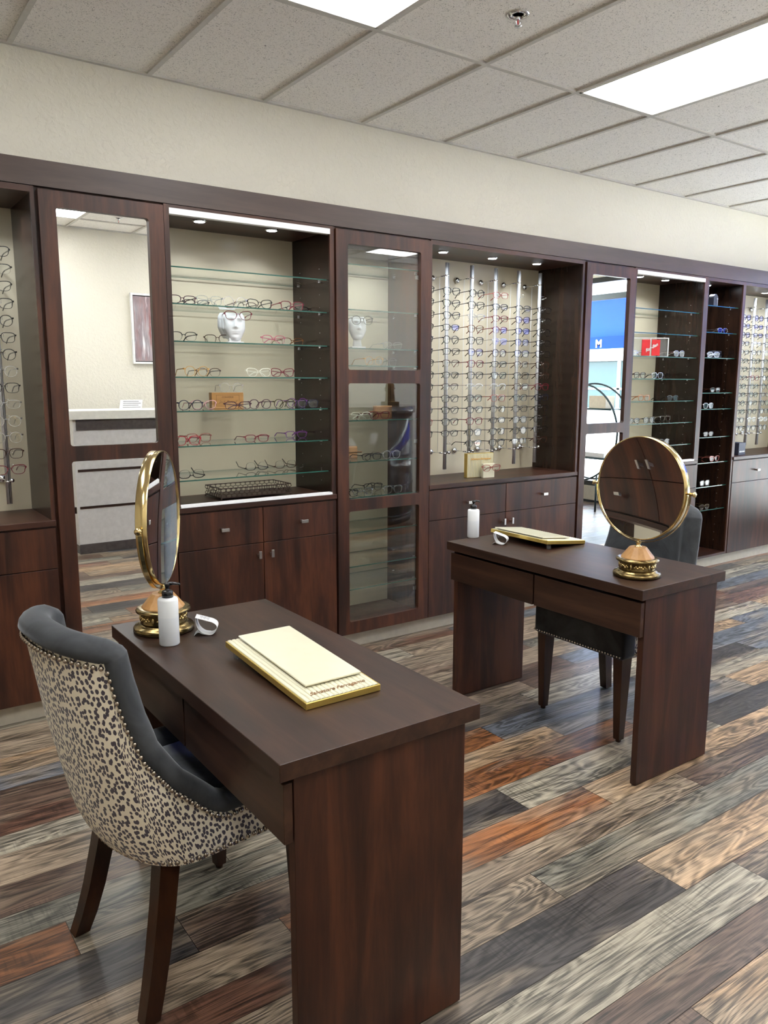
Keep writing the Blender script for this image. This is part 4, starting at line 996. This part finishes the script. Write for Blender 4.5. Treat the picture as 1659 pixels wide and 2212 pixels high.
# ------------------------------------------------------------------ small display pieces
t = thing('wooden_box', 'light wooden box with dark printed panel on fifth shelf of open left bay', 'box', (1.675, 3.745, 1.3335), math.radians(-6))
MB().bbox(-.083, .083, -.022, .022, 0, .080, .001).build('body', 'box_wood', t)
mb = MB()
for a in ((-.060, .060, .012, .0135), (-.060, .060, .0665, .068), (-.060, -.0585, .012, .068), (.0585, .060, .012, .068)): mb.box(a[0], a[1], -.0226, -.022, a[2], a[3])
mb.build('printed_border', 'script_brown', t)
fitw(text_mesh('lettering', 'CONVERSE', .012, 'script_brown', t, (0, -.0223, .057), (PI/2, 0, 0), bold=.0002), .060)
fitw(text_mesh('lettering', 'Jack Purcell', .02, 'script_brown', t, (0, -.0223, .034), (PI/2, 0, 0), shear=.5), .100)
place_glasses('silver', 'round', 'open', 1.690, 3.715, 1.414, math.radians(-10), 'clear silver eyeglasses lying on top of the light wooden box', 'eyeglasses on the glass shelves')
# wire basket tray
t = thing('wire_basket', 'dark scalloped wire tray on the counter of the open left bay', 'basket', (1.765, 3.705, .8855), 0)
hx, hy, hb, ht = .195, .098, .012, .058
mb = MB()
for zz in (hb, ht):
    mb.tube([(-hx, -hy, zz), (hx, -hy, zz), (hx, hy, zz), (-hx, hy, zz)], 1, closed=True, flat=(.004, .004))
mb.build('rims', 'basket_iron', t)
lat = MB()
def ell(cx_, cz_, a, b_, side):
    pts = []
    for i in range(12):
        q = 2*PI*i/12; U, V = cx_+a*math.cos(q), cz_+b_*math.sin(q)
        pts.append({'f': (U, -hy, V), 'b': (U, hy, V), 'l': (-hx, U, V), 'r': (hx, U, V)}[side])
    lat.tube(pts, .0011, 4, closed=True)
for side in 'fb':
    for row in range(3):
        for k in range(14-(row % 2)): ell(-hx+.014+.028*k+(row % 2)*.014, hb+.009+.014*row, .0165, .0085, side)
for side in 'lr':
    for row in range(3):
        for k in range(7-(row % 2)): ell(-hy+.014+.028*k+(row % 2)*.014, hb+.009+.014*row, .0165, .0085, side)
lat.build('lattice', 'basket_iron', t)
MB().box(-hx, hx, -hy, hy, hb-.001, hb+.001).build('bottom', 'basket_iron', t)
for sx in (-1, 1):
    for sy in (-1, 1): MB().sphere((sx*hx, sy*hy, .0055), .0055, 10).build('ball_foot', 'basket_iron', t)
# gold plaque in bay 3
t = thing('brand_plaque', 'ribbed cream and gold plaque standing on the counter of the middle bay', 'sign', (3.300, 3.635, .8853), math.radians(-8))
MB().bbox(-.098, .098, -.016, .016, 0, .150, .001).build('gold_block', 'gold_paint', t)
mb = MB()
for k in range(24): xa = -.096+.008*k; mb.prism([(xa+.001, -.016), (xa+.0025, -.0185), (xa+.0055, -.0185), (xa+.007, -.016)], 'z', .003, .147)
mb.build('ribbed_front', 'cream_lacquer', t)
fitw(text_mesh('lettering', 'Salvatore Ferragamo', .02, 'script_gold', t, (0, -.0192, .115), (PI/2, 0, 0), shear=.5, bold=.0004), .150)
t = thing('eyeglass_stand', 'small cream block in front of the ribbed gold plaque', 'stand', (3.325, 3.575, .8853), math.radians(-8))
MB().bbox(-.042, .042, -.008, .012, 0, .088, .001).build('block', 'cream_lacquer', t)
place_glasses('rose', 'cat', 'fold', 3.328, 3.550, .925, math.radians(-8), 'rose brown eyeglasses resting on the small cream block by the gold plaque', 'eyeglasses on the glass shelves')
# red acrylic display
t = thing('shop_display', 'red panels in a clear and silver frame on third shelf of narrow right bay', 'display', (5.012, 3.69, 1.6535), math.radians(-30))
mb = MB()
for xx in (-.135, -.004, .131): mb.box(xx, xx+.006, -.02, -.014, 0, .140)
mb.box(-.135, .137, -.02, -.014, .134, .140); mb.box(-.135, .137, -.02, -.014, 0, .006); mb.build('frame', 'aluminium_white', t)
MB().box(-.129, .131, -.012, -.008, .006, .134).build('clear_sheet', 'acrylic', t)
for xa in (-.070, .006): MB().bbox(xa, xa+.062, -.028, -.022, .010, .126, .001).build('red_panel', 'red_acrylic', t)
o = text_mesh('lettering', 'Ray-Ban', .03, 'silver_print', t, (.002, -.0288, .068), (PI/2, -.5, 0), shear=.5, bold=.0006); fitw(o, .105)
# eyeglass cases
def case(x, y, z, rz, w, h, d, mat, label, lettering=None):
    t = thing('eyeglass_case', label, 'case', (x, y, z), rz)
    bm = bmesh.new(); bmesh.ops.create_cube(bm, size=1)
    for v in bm.verts: v.co = (v.co.x*w, v.co.y*d, h/2+v.co.z*h)
    bmesh.ops.bevel(bm, geom=[e for e in bm.edges if abs(e.verts[0].co.y-e.verts[1].co.y) > 1e-6], offset=h*.46, segments=8, affect='EDGES')
    bmesh.ops.bevel(bm, geom=[e for e in bm.edges if e.calc_length() > 0 and abs(e.verts[0].co.y-e.verts[1].co.y) < 1e-6 and len(e.link_faces) == 2 and e.calc_face_angle(0) > 1], offset=.006, segments=3, affect='EDGES')
    mb = MB().add([v.co[:] for v in bm.verts], [[v.index for v in q.verts] for q in bm.faces], 0, True); bm.free()
    mb.build('shell', mat, t)
    mb = MB().tube([(-w/2-.0005, -d/2+.004, h*.5), (-w/2-.0005, d/2-.004, h*.5)], .0008, 6); mb.build('seam', 'script_brown', t)
    if lettering: fitw(text_mesh('lettering', lettering, .014, 'cream_lacquer', t, (.0, -d/2-.0005, h*.42), (PI/2, 0, 0), bold=.0003), .030)
    return t
case(2.640, 3.74, 1.2655, math.radians(-6), .165, .068, .055, 'tan_leather', 'tan rounded eyeglass case behind burgundy eyeglasses in the glass-door cabinet', 'Chloé')
case(2.385, 3.72, 1.0435, math.radians(-6), .165, .068, .055, 'tan_leather', 'tan rounded case at left of the shelf below the other tan case')
case(5.775, 3.64, 1.6575, math.radians(4), .160, .058, .06, 'case_navy', 'dark blue rounded eyeglass case in the tall dark niche')
t = thing('black_case', 'small black arched case with a silver cross on top shelf of tall niche', 'case', (5.640, 3.60, 2.0415), math.radians(10))
MB().prism([(-.040, 0), (.040, 0), (.040, .055)]+[(.040*math.cos(q*PI/10), .055+.040*math.sin(q*PI/10)) for q in range(1, 10)]+[(-.040, .055)], 'y', -.02, .02).build('body', 'case_navy', t)
MB().box(.026, .032, -.0212, -.020, .010, .078).box(.016, .040, -.0212, -.020, .058, .064).build('silver_cross', 'silver_print', t)
t = thing('brand_box', 'small dark box with white lettering at left on the right edge bay counter', 'box', (6.105, 3.60, .8853), math.radians(4))
MB().bbox(-.055, .055, -.05, .05, 0, .10, .001).build('body', 'case_navy', t)
fitw(text_mesh('lettering', 'COLE HAAN', .014, 'silver_print', t, (0, -.0505, .028), (PI/2, 0, 0)), .085)
# ------------------------------------------------------------------ reception counter (seen in the mirrors)
t = thing('reception_counter', 'white panelled reception counter with dark bands, mirrored in the left mirror door', 'counter', (3.0, -.2, 0))
mb = MB().box(1.70, 4.05, -.40, .085, .075, 1.155); mb.build('counter_body', 'counter_white', t, world=True)
MB().box(1.67, 4.05, -.46, .115, 1.155, 1.225).build('counter_top', 'counter_top_white', t, world=True)
MB().box(1.725, 4.05, .085, .095, 1.065, 1.150).build('dark_band', 'drum_lacquer', t, world=True)
for z in (.722, .405): MB().box(1.72, 4.05, .085, .089, z-.010, z+.010).build('dark_line', 'basket_iron', t, world=True)
MB().box(1.70, 4.05, -.38, .082, 0, .075).box(1.70, 4.05, .08, .09, 0, .085).build('toe_kick', 'drum_lacquer', t, world=True)
CX, CY = 4.62, -.235
def drum(z0, z1, rr, mat, name): MB().lathe([(0, z0), (rr, z0), (rr, z1), (0, z1)], 96, CX, CY, cap=False, smooth=False).build(name, mat, t, world=True)
def arcband(z0, z1, rr):
    P = [[(CX+rr*math.cos(a), CY+rr*math.sin(a), z) for z in (z0, z1)] for a in [2*PI*i/96 for i in range(96)]]
    return P
for nm, z0, z1, rr, mt in (('curved_plinth', 0, .075, .71, 'basket_iron'), ('curved_front', .075, 1.155, .73, 'drum_lacquer'), ('curved_top', 1.155, 1.225, .755, 'drum_lacquer')):
    mb = MB().lathe([(0, z0), (rr, z0), (rr, z1), (0, z1)], 96, CX, CY, cap=False, smooth=True); mb.build(nm, mt, t, world=True, bevel=0)
for z in (.722, .405, .09): MB().lathe([(.725, z-.010), (.734, z-.010), (.734, z+.010), (.725, z+.010)], 96, CX, CY, cap=False).build('curved_line', 'black_gloss', t, world=True)
for o in COL.objects:
    if o.name.startswith('curved_'):
        for p in o.data.polygons: p.use_smooth = abs(p.normal.z) < .5
t = thing('notice_card', 'white slanted notice card standing on the mirrored reception counter', 'sign', (2.25, -.12, 1.2255), 0)
mb = MB().add([(.10, .02, 0), (-.10, .02, 0), (-.075, -.012, .085), (.125, -.012, .085), (.10, .018, 0), (-.10, .018, 0), (-.075, -.014, .085), (.125, -.014, .085)], [(0, 1, 2, 3), (4, 7, 6, 5), (0, 4, 5, 1), (1, 5, 6, 2), (2, 6, 7, 3), (3, 7, 4, 0)])
mb.box(-.09, .11, -.05, .02, -.0005, .001).build('card', 'white_card', t)
mb = MB()
for k in range(4):
    q = .2+.2*k; mb.box(-.07+.02*q, .09+.02*q-.02*(k % 2), .0208-.032*q, .0214-.032*q, .085*q, .085*q+.006)
mb.build('printed_lines', 'card_grey', t)
# framed print on the wall behind the counter
t = thing('framed_print', 'abstract streaked red and grey print in a silver frame, mirrored at left', 'picture', (2.98, YF, 1.995), 0)
mb = MB()
for a in ((-.40, .40, -.345, -.325), (-.40, .40, .325, .345), (-.40, -.38, -.325, .325), (.38, .40, -.325, .325)): mb.box(a[0], a[1], .001, .035, a[2], a[3])
mb.build('frame', 'aluminium_white', t)
m, nt, b = newmat('streaked_print'); v = coords(nt, (1, 1, .12))
c = ramp(nt, noise(nt, v, 16, 5, .6, .3), [(.38, (.30, .10, .09)), (.48, (.42, .36, .37)), (.56, (.30, .28, .30)), (.64, (.85, .84, .86))])
c2 = ramp(nt, noise(nt, coords(nt, (1, 1, .6)), 5, 2), [(.4, (.7, .5, .5)), (.6, (1, 1, 1))])
mx = N(nt, 'ShaderNodeMix', data_type='RGBA', blend_type='MULTIPLY'); mx.inputs['Factor'].default_value = .8; lk(nt, c, mx.inputs[6]); lk(nt, c2, mx.inputs[7]); lk(nt, mx.outputs[2], b.inputs['Base Color'])
MB().box(-.372, .372, .008, .018, -.317, .317).build('canvas', 'streaked_print', t)
MB().box(-.38, .38, .001, .010, -.325, .325).build('backing', 'black_gloss', t)
# bronze draped figure on the drum (only its robe shows in the glass)
t = thing('bronze_figurine', 'bronze draped figurine on a square base, mirrored in the glass door', 'figurine', (5.16, -.16, 1.2255), .3)
MB().bbox(-.085, .085, -.07, .07, 0, .035, .003).build('base', 'bronze', t)
P = []
for i in range(49):
    a = 2*PI*i/48; row = []
    for z_, r_ in ((.035, .050), (.10, .046), (.16, .042), (.20, .046), (.225, .044), (.24, .016), (.25, .015), (.262, .024), (.280, .027), (.296, .022), (.304, .004)):
        k = 1+(.13*math.sin(a*9+z_*3)*max(0, 1-z_/.45)); row.append((r_*k*math.cos(a)*1.05, r_*k*math.sin(a)*.8, z_))
    P.append(row)
MB().grid(P).build('draped_figure', 'bronze', t)
for s in (-1, 1): MB().tube([(s*.040, 0, .22), (s*.056, -.01, .18), (s*.040, -.038, .15), (s*.01, -.046, .165)], [.011, .010, .008, .007], 10).build('arm', 'bronze', t)
t = thing('lucite_sign', 'small clear sign with blue lines on the mirrored curved counter', 'sign', (4.36, .12, 1.2255), 0)
MB().box(-.10, .10, 0, .004, .0, .15).box(-.10, .10, -.03, .03, 0, .003).build('holder', 'acrylic', t)
mb = MB()
for z in (.05, .085, .12): mb.box(-.075, .075, .0042, .0048, z, z+.012)
mb.build('printed_lines', 'case_navy', t)
# ------------------------------------------------------------------ round etagere in the shop window
t = thing('round_etagere', 'round blue-black iron display stand mirrored in front of the shop window', 'display stand', (7.30, .80, 0), 0)
R_ = .56; zc = .90
for xo in (-.13, .13):
    MB().tube([(xo, R_*math.cos(2*PI*i/64), zc+R_*math.sin(2*PI*i/64)) for i in range(64)], .011, 8, closed=True).build('ring', 'iron_blue', t)
for yo in (-.30, .30):
    for xo in (-.13, .13): MB().tube([(xo, yo, 0), (xo, yo, zc-math.sqrt(R_*R_-yo*yo))], .011, 8).build('leg', 'iron_blue', t)
for z, hw in ((.62, .48), (.95, .54), (1.18, .46)):
    MB().box(-.13, .13, -hw, hw, z-.006, z+.002).build('glass_shelf', 'shop_glass', t)
for z, hw in ((.62, .48), (.95, .54), (1.18, .46)):
    for xo in (-.13, .13): MB().cyl((xo, -hw, z-.01), (xo, hw, z-.01), .006, 8).build('shelf_rail', 'iron_blue', t)
t = thing('carton', 'plain cream carton on the top shelf of the mirrored iron stand', 'box', (7.30, 1.02, 1.1825), .1)
MB().bbox(-.07, .07, -.13, .13, 0, .14, .002).build('carton_body', 'box_cream', t)
t = thing('carton', 'flat blue and grey box on the lowest shelf of the mirrored iron stand', 'box', (7.30, 1.00, .6225), .1)
MB().bbox(-.07, .07, -.16, .16, 0, .05, .002).build('carton_body', 'counter_white', t)
place_glasses('black', 'round', 'open', 7.25, .92, .9525, math.radians(-90), 'dark eyeglasses on the middle shelf of the mirrored iron stand', 'eyeglasses on the glass shelves')
# ------------------------------------------------------------------ outside
struct(MB().box(XR+.14, 14.0, -9, 9, -.12, -.03).build('trim_3', 'concrete')); 
struct(MB().box(14.0, 60, -60, 40, -.20, -.10).build('trim_4', 'asphalt'))
struct(MB().box(13.85, 14.0, -9, 9, -.10, -.02).build('trim_5', 'red_curb'))
MB_ = MB().box(XR+.14, 8.95, -6, 9, 2.92, 3.02)
for yy in range(-5, 9, 2): MB_.box(XR+.14, 8.95, yy-.02, yy+.02, 2.90, 2.92)
struct(MB_.build('trim_6', 'soffit_paint'))
t = thing('awning', 'bright blue fabric awning with a white letter M, seen in the narrow mirror', 'awning', (9.0, 0, 2.6))
th_ = .004
mb = MB().add([(8.96, -6, 2.62), (9.75, -6, 2.16), (9.75, 9, 2.16), (8.96, 9, 2.62), (8.96, -6, 2.626), (9.756, -6, 2.165), (9.756, 9, 2.165), (8.96, 9, 2.626)],
              [(0, 1, 2, 3), (4, 7, 6, 5), (0, 4, 5, 1), (1, 5, 6, 2), (2, 6, 7, 3), (3, 7, 4, 0)])
mb.box(9.75, 9.756, -6, 9, 1.98, 2.165); mb.build('fabric', 'awning_blue', t, world=True)
MB().box(8.93, 8.97, -6, 9, 2.60, 2.68).build('upper_bar', 'window_frame', t, world=True)
o = text_mesh('lettering', 'M', .16, 'white_card', t, (9.742-9.0, -1.09, 2.055-2.6), (PI/2, 0, -PI/2), bold=.006)
t = thing('shop_building', 'white building with large windows across the car park, seen in the narrow mirror', 'building', (27, -12, 0))
MB().box(27, 40, -30, 15, 2.4, 6.0).box(27.6, 40, -30, 15, -.1, 2.4).build('facade', 'exterior_plaster', t, world=True)
mb = MB(); fr = MB()
for k in range(18):
    y = -29+2.4*k; mb.box(27.50, 27.56, y, y+2.25, .35, 2.38); fr.box(27.45, 27.60, y-.15, y, -.1, 2.4)
fr.box(27.45, 27.60, -30, 15, 1.20, 1.28); mb.build('window_glass', 'shop_glass', t, world=True); fr.build('window_frames', 'aluminium_white', t, world=True)
bpy.context.view_layer.update()
